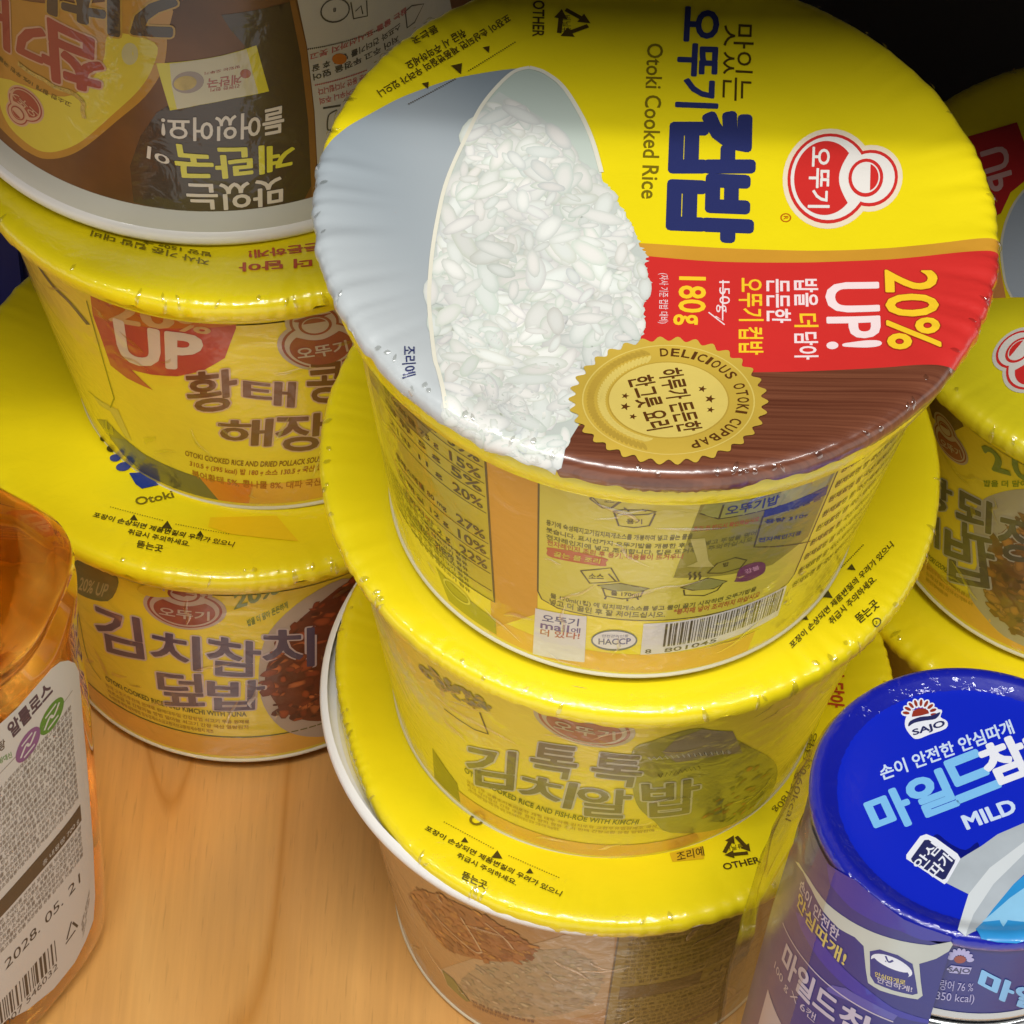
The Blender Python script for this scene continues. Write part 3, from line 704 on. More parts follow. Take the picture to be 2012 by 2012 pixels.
for x, y, r in ((980, 275, 20), (820, 380, 32), (650, 470, 20)): area(le, L, [(x-r, y-r*.6), (x+r*.9, y-r), (x+r*.7, y+r*.9)], BROWN, 3.4, z=z2)
dots(le, L, z2(1135, 235), z2(885, 390), 24, BROWN, 3.4); dots(le, L, z2(810, 435), z2(560, 570), 24, BROWN, 3.4)
text(le, L, 'OTHER', (1235, 5), (1232, 198), (1296, 8), BROWN, 1, .025, z2)
recycle(le, L, (1440, 125), 115*.3623, BROWN, 1, z2, rot=math.radians(95)); text(le, L, '비닐류', (1385, 85), (1385, 180), (1440, 85), BROWN, 1, 0, z2)
le.build('lettering', lidA)
# --- wall print of cup A
z8, z5 = Z(1040, 920, .3209), Z(1200, 640, .4203)
PAN = sink('panel', 'cbbd42', vary=.05, vscale=30); PAN2 = sink('amber', 'cf9428', vary=.06); 
q = MB()
area(q, S_, [z4(978, 690), z4(1272, 818), z4(1258, 1560), z4(1010, 1640), z4(1005, 1500)], PAN2, .6)
sleeve_base = [S_.uv(*z4(985, 1500)), S_.uv(*z8(1550, 800))]
v_lo = 3.6
fill(q, S_, [(S_.uv(*z4(985, 1500))[0], 10.5), (S_.uv(*z8(1500, 700))[0], 10.5), (S_.uv(*z8(1500, 700))[0], 2.8), (S_.uv(*z4(985, 1500))[0], 3.6)], SOR, .5)
u0 = S_.uv(*z8(55, 500))[0]; u1 = S_.uv(*z8(1780, 270))[0]
pb = [(u0, 69.8), (u1, 69.8)]; vb = S_.uv(*z8(400, 905))[1]
pan = [(u0, 69.8), (u0, vb+4), (u0+.8, vb+1.5), (u0+4, vb), (u1-4, vb), (u1-.8, vb+1.5), (u1, vb+4), (u1, 69.8)]
fill(q, S_, pan, PAN, 1); stroke(q, S_, pan, .35, SDK, 1.4, uv=True, sm=False)
fill(q, S_, [(u1-24, 69.8), (u1-26, vb+16), (u1-7, vb+13), (u1-.6, vb+18), (u1-.6, 69.8)], sink('panel_olive', '8d8428', vary=.1), 1.2)
stroke(q, S_, [(300, 60), (400, 190), (450, 240), (510, 240), (580, 190)], .3, SDK, 1.6, z=z8, sm=False)
# pots
def pot(pts, wdt=.35): stroke(q, S_, pts, wdt, SDK, 1.8, z=z8, sm=False)
pot([(512, 262), (560, 280), (640, 285), (730, 280), (778, 265), (720, 255), (580, 252), (512, 262)]); pot([(520, 270), (548, 350), (640, 362), (735, 350), (770, 275)]); pot([(580, 240), (612, 262)]); pot([(690, 250), (715, 262)])
text(q, S_, '용기', (595, 338), (690, 340), (595, 308), SDK, 1.8, .02, z8)
area(q, S_, [(372, 185), (415, 165), (560, 185), (500, 240), (455, 243)], sink('panel_pale', 'b5a832'), 1.5, z=z8)
pot([(372, 185), (415, 150), (580, 180), (500, 242), (450, 242), (372, 185)]); text(q, S_, '소스', (460, 205), (520, 210), (463, 175), SDK, 1.8, .01, z8)
pot([(315, 625), (500, 608), (550, 690), (370, 702), (315, 625)]); text(q, S_, '소스', (365, 672), (455, 675), (365, 642), SDK, 1.8, .02, z8); pot([(485, 645), (530, 690)])
area(q, S_, [(418, 716), (560, 703), (735, 735), (690, 750), (520, 748)], sink('pot_water', '8b8a44'), 1.6, z=z8)
pot([(418, 716), (560, 703), (735, 735), (690, 750), (520, 748), (440, 730)]); pot([(450, 735), (465, 780), (570, 798), (680, 785), (700, 745)]); pot([(470, 785), (462, 800)]); pot([(600, 800), (600, 812)]); pot([(660, 790), (668, 803)])
text(q, S_, '물 170ml', (500, 775), (670, 785), (500, 750), SDK, 1.8, .02, z8)
area(q, S_, [(925, 728), (1090, 670), (1210, 690), (1130, 735), (1000, 745)], sink('pot_water', '8b8a44'), 1.6, z=z8)
pot([(925, 728), (1090, 670), (1210, 690), (1130, 735), (1000, 745), (925, 728)]); pot([(945, 742), (950, 775), (1070, 778), (1150, 745), (1185, 700)])
pot([(1090, 640), (1150, 580), (1260, 545), (1330, 560), (1290, 610), (1180, 640), (1090, 640)]); text(q, S_, '밥', (1185, 603), (1220, 595), (1187, 578), SDK, 1.8, .02, z8)
for x in (980, 1010, 1040): pot([(x, 680), (x+8, 660), (x-2, 645), (x+8, 632)], .4)
PUR = sink('plum', '6b2c52'); area(q, S_, [(1262, 680), (1290, 610), (1380, 575), (1440, 580), (1440, 630), (1400, 660), (1330, 690), (1255, 692)], PUR, 1.8, 3, z=z8); text(q, S_, '강불', (1325, 645), (1410, 615), (1315, 620), sink('pale_pink', 'c08aa0'), 2, .02, z8)
TG = sink('text_green_grey', '66622a'); TR = sink('text_rust', 'b0542c')
lines = [('용기에 숙성돼지고기김치찌개소스를 개봉하여 넣고 끓는 물을', (105, 345), (1000, 408), 34, TG), ('붓습니다. 표시선까지 오뚜기밥을 개봉한 후 밥을 넣고 뚜껑을 덮어', (105, 388), (1390, 388), 30, TG), ('전자레인지에 넣고 조리합니다. 컵은 뜨거우니 주의하십시오', (105, 430), (1370, 420), 30, TG), ('전자레인지 조리 후 용기, 내용물이 뜨거우니', (110, 468), (940, 535), 34, TR), ('물 170ml(1컵) 에 김치찌개소스를 넣고 물이 끓기 시작하면 오뚜기밥을', (130, 795), (1390, 730), 34, TG), ('넣고 더 끓인 후 잘 저어드십시오.', (125, 830), (830, 900), 36, TG), ('*봉지째 넣어 조리하지 마십시오', (880, 893), (1400, 795), 34, TR), ('조리 전 반드시 확인하십시오', (1000, 385), (1400, 325), 30, TR)]
for s, a_, b_, hh, m_ in lines:
    A_, B_ = S_.uv(*z8(*a_)), S_.uv(*z8(*b_)); C_ = S_.uv(*z8(a_[0], a_[1]-hh)); text(q, S_, s, A_, (B_[0], A_[1]+(B_[1]-A_[1])*.5), (A_[0], A_[1]+(C_[1]-A_[1])), m_, 1.8, .03, uv=True)
area(q, S_, [(112, 500), (140, 485), (455, 545), (468, 575), (440, 598), (140, 545)], TR, 1.6, 4, z=z8); text(q, S_, '끓는 물 조리', (150, 535), (430, 582), (155, 505), PAN, 2, .02, z8)
# white card with the web shop line (its code square is left out), quality oval, bar code
bl = MB(); CARD = sink('card', 'd6d2cc')
area(bl, S_, [(38, 855), (352, 905), (338, 1185), (22, 1135)], CARD, 1.8, z=z8)
for s, a_, b_, hh, m_ in (('오뚜기', (80, 935), (300, 965), 45, sink('card_blue', '3b4478')), ('mall', (70, 975), (240, 1003), 42, sink('card_violet', '5c4a80')), ('에', (255, 1005), (310, 1008), 30, sink('card_violet', '5c4a80')), ('더 있다!', (68, 1020), (305, 1045), 40, sink('card_red', 'a8503c'))): text(bl, S_, s, a_, b_, (a_[0]+3, a_[1]-hh), m_, 2.2, .03, z8)
fill(bl, S_, [S_.uv(*z8(*p)) for p in ellipse((520, 1052), 142, 64, 30)], sink('oval_line', '4a5a5c'), 1.7); fill(bl, S_, [S_.uv(*z8(*p)) for p in ellipse((520, 1050), 132, 54, 30)], CARD, 2)
text(bl, S_, 'HACCP', (425, 1075), (620, 1072), (425, 1040), sink('card_blue', '3b4478'), 2.3, .02, z8); text(bl, S_, '안전관리인증', (445, 1032), (605, 1032), (447, 1015), sink('card_blue', '3b4478'), 2.3, .0, z8)
bq = [S_.uv(*z8(700, 950)), S_.uv(*z8(1575, 715)), S_.uv(*z8(1520, 900)), S_.uv(*z8(680, 1140))]
fill(bl, S_, bq, CARD, 1.8); INK = sink('bars', '3c382c')
rb = random.Random(11); t = .145
while t < .97:
    w_ = rb.choice((.006, .006, .011, .016)); lo, hi = .22, .95
    def bp(t, s): 
        a0 = (bq[0][0]+(bq[1][0]-bq[0][0])*t, bq[0][1]+(bq[1][1]-bq[0][1])*t); a1 = (bq[3][0]+(bq[2][0]-bq[3][0])*t, bq[3][1]+(bq[2][1]-bq[3][1])*t)
        return (a1[0]+(a0[0]-a1[0])*s, a1[1]+(a0[1]-a1[1])*s)
    fill(bl, S_, [bp(t, lo), bp(t+w_, lo), bp(t+w_, hi), bp(t, hi)], INK, 2.2); t += w_+rb.choice((.006, .009, .014))
text(bl, S_, '8', bp(.03, .04), bp(.07, .04), bp(.03, .17), INK, 2.2, .01, uv=True); text(bl, S_, '801045', bp(.16, .03), bp(.52, .03), bp(.16, .16), INK, 2.2, .01, uv=True)
bl.build('bar_code_panel', slv)
# nutrition table at the left
tl = [S_.uv(*z4(975, 700)), S_.uv(*z4(1003, 1485))]
uR = tl[0][0]; vB = tl[1][1]
fill(q, S_, [(uR, 69.8), (uR-33, 69.8), (uR-33, vB+3), (uR, vB)], sink('table_ground', 'bfae22', vary=.08), .7)
fill(q, S_, [(uR-8, 69.8), (uR-33, 69.8), (uR-33, 52), (uR-14, 58)], sink('table_grey', '8a7a2c', vary=.2, vscale=200), .9)
stroke(q, S_, [(uR, 69.8), (uR, vB), (uR-30, vB)], .45, SDK, 1.4, uv=True, sm=False)
pcs = [('39%', 745), ('15%', 830), ('5%', 900), ('20%', 985), ('27%', 1145), ('10%', 1225), ('22%', 1300), ('', 1390)]
for i, (s, y) in enumerate(pcs):
    v = S_.uv(*z4(960, y))[1]
    stroke(q, S_, [(uR-.5, v-1.2), (uR-26, v-1.2)], .28, SDK, 1.4, uv=True, sm=False)
    if s: text(q, S_, s, (uR-7.5, v-.4), (uR-1.2, v-.4), (uR-7.5, v+2.6), SDK, 1.6, .02, uv=True)
    text(q, S_, ('나트륨 860 mg', '탄수화물 75 g', '당류 5 g', '지방 11 g', '콜레스테롤 80 mg', '단백질 12 g', '포화지방 2 g', '1일 영양성분 기준치')[i], (uR-25, v-.2), (uR-10, v-.2), (uR-25, v+2.2), SDK, 1.6, .03, uv=True)
for k in range(7):
    v = 14+k*1.9; text(q, S_, '알레르기 유발물질 대두 밀 우유 돼지고기 함유', (uR-38, v+3), (uR-6, v), (uR-38, v+4.2), SDK, 1.6, .03, uv=True)
fill(q, S_, [(uR-13, 4.2), (uR, 4.2), (uR, 10), (uR-16, 13)], sink('olive_block', '96901c'), 1.2); stroke(q, S_, ellipse((uR-10, 10.5), 3.6, 2.4, 20), .5, sink('pale_yellow', 'd8cf50'), 2.2, uv=True, closed=True, sm=False)
fill(q, S_, [(u1-10, 69.5), (u1-12, 58), (u1-1.4, 56), (u1-1.4, 69.5)], sink('form', 'a9a14a'), 1.6)
area(q, S_, [(1430, 300), (1440, 255), (1830, 100), (1815, 160)], sink('form_blue', '343d66'), 2, z=z8)
stroke(q, S_, [(1430, 290), (1375, 480), (1720, 445)], .3, SDK, 2, z=z8, sm=False)
area(q, S_, [(1045, 275), (1075, 220), (1600, 130), (1530, 230), (1160, 308)], sink('box_side', '9c9b44'), 1.5, z=z8); pot([(1045, 275), (1160, 308), (1540, 225)]); pot([(1160, 308), (1190, 220)])
text(q, S_, '오뚜기밥', (1200, 288), (1520, 215), (1210, 230), sink('form_blue', '343d66'), 2, .04, z8)
for s, a_, b_, hh in (('고객상담실', (1460, 290), (1780, 190), 30), ('용량 310g', (1440, 340), (1700, 300), 30), ('전자레인지용', (1400, 450), (1660, 405), 26)): text(q, S_, s, a_, b_, (a_[0]+6, a_[1]-hh), sink('form_blue', '343d66'), 2.2, .02, z8)
for k in range(9):
    u = u1+3+k*0; v = 62-k*5; text(q, S_, '원재료명 쌀 국산 돼지고기 김치 소스 정제수', (u1+1, v), (u1+30, v), (u1+1, v+2.2), SDK, 1.4, .03, uv=True)
# ragged tear in the film with its pale slit
area(q, S_, [(985, 110), (1050, 100), (1055, 215), (995, 225)], sink('film_tear', 'b5a95a'), 2, z=z8)
area(q, S_, [(985, 430), (1075, 425), (1095, 560), (1130, 600), (960, 600), (1030, 570)], sink('film_tear', 'b5a95a'), 2.2, z=z8)
q.build('lettering', slv)

def caution(mb, sf, z, lines, tris, dl, ma, layer=3.4):
    for s, p0, p1, p2 in lines: text(mb, sf, s, p0, p1, p2, ma, layer, .03, z)
    for x, y, r in tris:
        U = sf.uv(*z(x, y)); a, b, c = z(x-r, y+r*.55), z(x+r, y+r*.75), z(x+r*.1, y-r*.75); area(mb, sf, [a, b, c], ma, layer)
    for a, b, n in dl: dots(mb, sf, z(*a), z(*b), n, ma, layer, .14)
def micro(mb, sf, z, p0, p1, hgt, rows, ma, layer, seed, n=26, bold=.02, dv=None):
    """rows of small print; p0-p1 first baseline, hgt letter height (mm), dv line pitch (mm)"""
    r = random.Random(seed); W = '대두 밀 우유 쇠고기 함유 국산 정제수 설탕 소금 간장 고춧가루 마늘 양파 쌀 김치 참치 소스 용량 원재료 보관 방법 직사광선 실온 제조 판매 반품 교환 식품 유형 즉석 조리 열량 포장 재질'.split()
    A, B = sf.uv(*(z(*p0) if z else p0)), sf.uv(*(z(*p1) if z else p1)); dv = dv or hgt*1.35
    for k in range(rows):
        s = ''
        while len(s) < n: s += r.choice(W)+(' ' if r.random() < .6 else '')
        f = r.uniform(.9, 1) if k < rows-1 else r.uniform(.5, .8)
        text(mb, sf, s, (A[0], A[1]-k*dv), (A[0]+(B[0]-A[0])*f, A[1]+(B[1]-A[1])*f-k*dv), (A[0], A[1]-k*dv+hgt), ma, layer, bold, uv=True)
def chunks(mb, sf, poly, n, cols, edge, ma, layer, smin, smax, seed, jag=.2):
    r = random.Random(seed); cx = sum(p[0] for p in poly)/len(poly); cy = sum(p[1] for p in poly)/len(poly)
    poly = [(cx+(p[0]-cx)*1.03, cy+(p[1]-cy)*1.03) for p in poly]; xs = [p[0] for p in poly]; ys = [p[1] for p in poly]
    for _ in range(n):
        x, y = r.uniform(min(xs), max(xs)), r.uniform(min(ys), max(ys))
        if not inside((x, y), poly): continue
        c = hexc(r.choice(cols)); t = r.uniform(.75, 1.2); e = hexc(edge); s = r.uniform(smin, smax)
        fan(mb, sf, (x, y), s, s*r.uniform(.4, .75), r.uniform(0, 3.14), ma, layer+r.random()*.9, tuple(q*t for q in c), tuple(q*r.uniform(.8, 1.1) for q in e), 10, jag)
def swoosh(mb, sf, o, ux, vy, word, layer, inks, z):
    """emblem as printed on the walls: oval field, small disc above, double outline"""
    emblem(mb, sf, o, ux, vy, word, layer, inks, z)
VCS = mat('printed_food', 'ffffff', .38, coat=.55, coat_rough=.12, bump=.14, bscale=70, vcol=True)
WEMB = (sink('emblem_pale', 'b9a79a'), sink('emblem_red', '8e3f38'), sink('emblem_pale', 'b9a79a'), sink('emblem_red', '8e3f38'))

# ============ cup B: middle of the middle stack
root, lidB, LB, slvB, SBd = make_cup(*CUPP['B'], 'middle cup of the middle stack, grey outlined lettering on its olive yellow wall', pleats(12, .2))
q = MB(); z5 = Z(1200, 640, .4203)
caution(q, LB, z5, [(CAUTION[0], (850, 1515), (1325, 1035), (832, 1490)), (CAUTION[1], (1035, 1405), (1245, 1195), (1015, 1378)), (CAUTION[2], (1165, 1398), (1258, 1315), (1138, 1365))],
        [(905, 1365, 20), (1008, 1255, 30), (1125, 1132, 20)], [((885, 1345), (1000, 1215), 18), ((1010, 1205), (1180, 1030), 26)], DARK)
stroke(q, LB, ellipse((1243, 1388), 20, 20, 16), .2, DARK, 3.4, z=z5, closed=True, sm=False); text(q, LB, '2', (1238, 1396), (1250, 1390), (1234, 1384), DARK, 3.4, 0, z5)
q.build('lettering', lidB)
zb, zr = Z(600, 1300, .3686), Z(1250, 1300, .3944)
q = MB()
OUT = sink('halo_grey', 'b5b3a0'); LET = sink('letter_slate', '55523a')
for s, p0, p1, p2 in (('톡', (1195, 590), (1425, 625), (1220, 425)), ('톡', (1520, 640), (1770, 665), (1545, 480))): text(q, SBd, s, p0, p1, p2, LET, 3, .033, zb, halo=(.05, OUT))
for s, p0, p1, p2 in (('김', (870, 640), (1105, 680), (860, 440)), ('치', (1140, 720), (1410, 780), (1160, 590)), ('알', (1455, 810), (1720, 830), (1455, 660))): text(q, SBd, s, p0, p1, p2, LET, 3, .033, zb, halo=(.05, OUT))
text(q, SBd, '밥', (40, 770), (300, 740), (30, 600), LET, 3, .033, zr, halo=(.05, OUT))
text(q, SBd, 'OTOKI COOKED RICE AND FISH-ROE WITH KIMCHI', zb(850, 585), zb(1770, 865), zb(850, 560), sink('green_text', '5c6414'), 2.4, .05)
A_ = SBd.uv(*zb(1300, 895)); micro(q, SBd, zb, (860, 640), (1880, 880), 1.5, 3, sink('amber_text', 'b08a1c'), 2, 21, 40, .01, 2.1)
uL, uR_ = SBd.uv(*zb(820, 705))[0], SBd.uv(*zr(540, 760))[0]
fill(q, SBd, [(uL, 9.5), (uR_, 9.5), (uR_, 3.6), (uL, 3.6)], SOR, 1); stroke(q, SBd, [(uL, 9.6), (uR_, 9.6)], .3, sink('amber_text', 'b08a1c'), 1.4, uv=True, sm=False)
fill(q, SBd, [(uL-9, 3.6), (uL, 3.6), (uL, 13), (uL-7, 20)], sink('olive_dark', '6a6418'), 1)
area(q, SBd, [zb(1740, 480), zb(1850, 420), zr(330, 330), zr(560, 420), zr(700, 520), zr(640, 700), zr(420, 830), zr(170, 850), zb(1860, 850), zb(1780, 780), zb(1745, 680)], sink('bowl_olive', '8f8b34', vary=.15, vscale=90), 1.5, 4)
area(q, SBd, [(130, 450), (200, 380), (330, 335), (480, 345), (530, 455), (420, 460), (200, 500)], sink('film_fold', '8b8064', vary=.2, vscale=120), 2, z=zr)
stroke(q, SBd, [(60+i*14, 482+(8 if i % 2 else -8)-i*1.2) for i in range(30)], .5, OUT, 2.4, z=zr, sm=False)
stroke(q, SBd, [(110+i*11, 570+(8 if i % 2 else -10)-i*2.4) for i in range(20)], .4, sink('dark', '4d4415'), 2.4, z=zr, sm=False)
poly = [SBd.uv(*zr(*p)) for p in ((340, 760), (420, 640), (560, 520), (680, 540), (620, 680), (480, 800))]
chunks(q, SBd, poly, 90, ('7a7a2a', 'a8762a', '5d6a2a', '9a9a4a', 'b0602a', '4f5a50'), '7d7a25', VCS, 2, .5, 1.8, 4)
poly = [SBd.uv(*zb(*p)) for p in ((590, 10), (700, 60), (960, 200), (1000, 260), (900, 250), (700, 120))]
chunks(q, SBd, poly, 120, ('6f7568', '8a8a5a', 'b09a3a', '77775f'), 'b0a030', VCS, 2, .6, 1.6, 5)
stroke(q, SBd, [(740, 250), (900, 360), (975, 385), (930, 270)], .35, SDK, 1.6, z=zb, sm=False)
q.build('lettering', slvB)
em = MB(); WE2 = (sink('emblem_pale2', 'b9ae86'), sink('emblem_rust', '9a4f22'), sink('emblem_pale2', 'b9ae86'), sink('emblem_rust', '9a4f22'))
emblem(em, SBd, (1485, 345), (1760, 380), (1480, 215), '오뚜기', 1.6, WE2, zb); em.build('trade_emblem', slvB)

# ============ cup C: bottom of the middle stack
SLC = sink('tan', 'b9905c', vary=.12, vscale=22, bump=.3, rough=.45)
root, lidC, LC, slvC, SCd = make_cup(*CUPP['C'], 'bottom cup of the middle stack, tan wall picturing curry beside rice, white rim bared', pleats(17, .2), sleeve=SLC,
                                 shrink=((math.radians(196), .42, 3.4),))
g = MB(); lathe(g, [(.0555, .0745), (.0578, .0750), (.0592, .0760), (.0596, .0774), (.0592, .0786), (.0580, .0792)], mat('bared_rim', 'eceae6', .3, coat=.4), 128); g.build('bared_rim', root, loc=(-.0014, -.0002, 0))
q = MB()
caution(q, LC, zb, [(CAUTION[0], (628, 905), (1355, 1258), (645, 880)), (CAUTION[1], (803, 1048), (1120, 1200), (815, 1022)), (CAUTION[2], (830, 1160), (960, 1218), (842, 1122))],
        [(848, 955, 20), (1020, 1033, 30), (1195, 1120, 20)], [((740, 860), (1000, 1000), 22), ((1085, 1040), (1350, 1155), 22)], DARK)
stroke(q, LC, ellipse((912, 848), 32, 24, 18), .55, ink('text_olive', '7a6a12'), 3.4, z=zb, closed=True, sm=False)
q.build('caution_print', lidC); q = MB()
area(q, LC, [(165, 955), (330, 920), (338, 985), (180, 1000)], ink('tab_amber', 'd3ab1c'), 2, z=zr)
text(q, LC, '조리예', (205, 1000), (340, 970), (198, 955), BROWN, 3.2, .01, zr)
text(q, LC, 'OTHER', (440, 1043), (620, 1005), (428, 1013), BROWN, 3.2, .025, zr)
recycle(q, LC, (498, 930), 82*.3944, BROWN, 3.2, zr, rot=-.12); text(q, LC, '비닐류', (445, 950), (535, 935), (440, 925), BROWN, 3.2, 0, zr)
text(q, LC, '150g→180g', (850, 480), (672, 740), (885, 500), ink('text_olive2', '6a5c10'), 3.2, .0, zr); text(q, LC, '용량', (840, 355), (830, 455), (880, 358), ink('text_olive2', '6a5c10'), 3.2, .0, zr)
stroke(q, LC, [(850, 500), (790, 590)], .3, ink('text_olive2', '6a5c10'), 3.3, z=zr, sm=False)
text(q, LC, '더 담아', (950, 20), (950, 225), (1035, 30), ink('text_rust', 'b8451c'), 3.2, .05, zr)
text(q, LC, '열량 160kcal', (870, 350), (740, 790), (905, 365), ink('text_olive2', '6a5c10'), 3.2, 0, zr)
q.build('lettering', lidC)
q = MB()
zc = zb
plate = [SCd.uv(*zc(*p)) for p in ((720, 1640), (900, 1580), (1150, 1520), (1400, 1450), (1650, 1440), (1645, 1560), (1600, 1850), (1400, 1905), (1150, 1900), (900, 1820), (760, 1730))]
fill(q, SCd, plate, sink('plate_cream', 'bfa57e', vary=.06), 1)
ricep = [SCd.uv(*zc(*p)) for p in spl([(830, 1740), (900, 1640), (1100, 1570), (1350, 1530), (1520, 1590), (1575, 1720), (1500, 1830), (1300, 1890), (1050, 1870)], 4, True)]
fill(q, SCd, ricep, sink('rice_tan', 'a89878', vary=.12, vscale=200), 1.3)
chunks(q, SCd, ricep, 420, ('b8ab88', 'b0a280', 'c8bb98', '9a8c6a'), 'a89878', VCS, 1.6, .5, 1.2, 6, .15)
curry = [SCd.uv(*zc(*p)) for p in spl([(560, 1230), (700, 1240), (900, 1330), (1100, 1440), (1220, 1530), (1160, 1590), (950, 1590), (760, 1530), (640, 1400)], 4, True)]
fill(q, SCd, curry, sink('curry', '9a5f30', vary=.25, vscale=130), 2)
chunks(q, SCd, curry, 320, ('a86c36', '9c6030', 'b07a3a', '7a4424', 'c89040'), '9a5f30', VCS, 2.3, .6, 1.6, 7, .3)
uP = SCd.uv(*zc(1640, 1650))[0]
fill(q, SCd, [(uP, 69.6), (uP+62, 69.6), (uP+62, 3.6), (uP, 3.6)], sink('olive_panel', '8f7e26', vary=.08), 1)
stroke(q, SCd, [(uP, 69.6), (uP, 3.6)], .4, SDK, 1.5, uv=True, sm=False)
q2 = sink('olive_text', '5c4c16')
rw = random.Random(91); WL = '원재료명 쌀 국산 카레 소스 정제수 양파 감자 당근 돼지고기 마늘 설탕 밀가루 대두 우유 함유 보관 방법 용량 조리 열량 포장'.split()
for k in range(26):
    v = 66-k*2.25
    if 10 < k < 14: continue
    s = ''
    while len(s) < 40: s += rw.choice(WL)+(' ' if rw.random() < .5 else '')
    text(q, SCd, s, (uP+2, v), (uP+rw.uniform(44, 57), v), (uP+2, v+1.55), q2, 1.5, .0, uv=True)
fill(q, SCd, [(uP+2, 42), (uP+20, 42), (uP+20, 35.5), (uP+2, 35.5)], q2, 1.4); text(q, SCd, '시간지켜 조리', (uP+22, 37), (uP+44, 37), (uP+22, 40.5), q2, 1.6, .02, uv=True)
stroke(q, SCd, [(uP, 14), (uP+60, 14)], .8, sink('brown', '6b3c26'), 1.6, uv=True, sm=False)
micro(q, SCd, zc, (890, 1815), (1250, 1930), 1.5, 2, sink('plum_text', '6a4440'), 2.4, 31, 22, .02)
fill(q, SCd, [SCd.uv(*zc(*p)) for p in ((730, 1640), (790, 1690), (880, 1810), (860, 1810), (760, 1720))], sink('leaf_green', '6c7a34'), 2.6)
for a in ([(640, 1290), (760, 1420), (900, 1540), (945, 1545)], [(830, 1360), (900, 1470), (940, 1540)], [(960, 1390), (1060, 1470), (1110, 1530)], [(560, 1250), (640, 1380), (700, 1470)]):
    stroke(q, SCd, a, .45, sink('film_crease', 'd2b48e', rough=.15), 3.4, z=zc)
q.build('lettering', slvC)

# ============ cups E and F: the left stack
root, lidE, LE, slvE, SE = make_cup(*CUPP['E'], 'yellow cup under the upturned soup bowl, pink badge and brown lettering', pleats(23, .2))
z1, z6 = Z(0, 0, .3623), Z(0, 500, .3623)
q = MB()
OL = ink('text_olive', '7a6a12'); RUST = ink('text_rust', 'b8451c')
text(q, LE, '자사 기준 컵밥 대비', (1135, 1415), (500, 1255), (1130, 1447), OL, 3.2, .02, z1, p3=(490, 1285)); text(q, LE, '밥양 150g →', (1145, 1372), (780, 1305), (1143, 1400), OL, 3.2, .02, z1)
text(q, LE, '더 담아', (1690, 1405), (1300, 1432), (1690, 1452), RUST, 3.2, .05, z1, p3=(1300, 1478)); text(q, LE, '든든하게!', (1730, 1320), (1350, 1365), (1735, 1362), RUST, 3.2, .05, z1)
q.build('lettering', lidE)
q = MB()
bub = [(490, 215), (700, 270), (1000, 285), (1285, 285), (1280, 400), (1220, 560), (1100, 630), (960, 660), (820, 650), (715, 625), (830, 735), (690, 670), (600, 600), (545, 440), (505, 330)]
fill(q, SE, [SE.uv(*z6(*p)) for p in bub], sink('badge_pink', 'b5413c', vary=.08), 1.2)
area(q, SE, [(490, 215), (700, 270), (1000, 285), (1285, 285), (1283, 380), (1000, 400), (700, 380), (510, 330)], sink('badge_orange', 'c06a2a', vary=.1), 1.5, z=z6)
PW = sink('badge_white', 'd5c4b0')
text(q, SE, '20', (600, 355), (950, 400), (600, 225), sink('badge_cream', 'c9a06a'), 2.2, .05, z6, p3=(930, 270)); text(q, SE, '%', (965, 410), (1140, 430), (960, 325), sink('badge_cream', 'c9a06a'), 2.2, .02, z6)
text(q, SE, 'UP', (660, 570), (1080, 615), (625, 355), PW, 2.4, .06, z6, p3=(1090, 440))
PK = sink('halo_pink', 'cbaa90')
for s, p0, p1, p2 in (('황', (1030, 850), (1285, 830), (1005, 640)), ('태', (1325, 800), (1590, 825), (1325, 670)), ('콩', (1670, 800), (1860, 790), (1665, 590)), ('해', (1190, 1030), (1465, 1035), (1190, 890)), ('장', (1500, 1060), (1760, 1050), (1500, 870)), ('국', (1790, 1040), (2050, 1000), (1790, 860))): text(q, SE, s, p0, p1, p2, SBR, 3, .035, z6, halo=(.05, PK))
text(q, SE, 'OTOKI COOKED RICE AND DRIED POLLACK SOUP', (1005, 1088), (1740, 1120), (1005, 1062), sink('amber_brown', '8a5a10'), 2, .06, z6)
text(q, SE, '310.5 g (395 kcal) 밥 180 g 소스 130.5 g 국산 쌀', (1030, 1150), (1745, 1170), (1030, 1115), sink('text_rust2', 'b06418'), 2, .03, z6)
text(q, SE, '북어황태 5%, 콩나물 8%, 대파 국산', (1045, 1205), (1740, 1250), (1040, 1165), sink('text_rust2', 'b06418'), 2, .03, z6)
uo = SE.uv(*z6(1090, 1235)); fill(q, SE, [(uo[0], 11.5), (uo[0]+45, 11.5), (uo[0]+45, 3.6), (uo[0]+3.5, 3.6)], SOR, 1); fill(q, SE, [(uo[0], 11.5), (uo[0]+13, 11.5), (uo[0]+11, 3.6), (uo[0]+3.5, 3.6)], sink('orange_red', 'd8791c'), 1.3)
fill(q, SE, [(uo[0], 11.5), (uo[0]+3.5, 3.6), (uo[0]-21, 3.6), (uo[0]-32, 12), (uo[0]-26, 17), (uo[0]-15, 13)], sink('slate_band', '5a5640', vary=.12), 1.2)
fill(q, SE, [(uo[0]-20, 4), (uo[0]-14, 12), (uo[0]-20, 14.5), (uo[0]-27, 10)], sink('navy_patch', '2c3f66', vary=.3, vscale=150), 1.5)
stroke(q, SE, [(470, 250), (620, 780), (600, 830), (480, 740)], .35, sink('panel_line', '8a8a10'), 1.4, z=z6, sm=False)
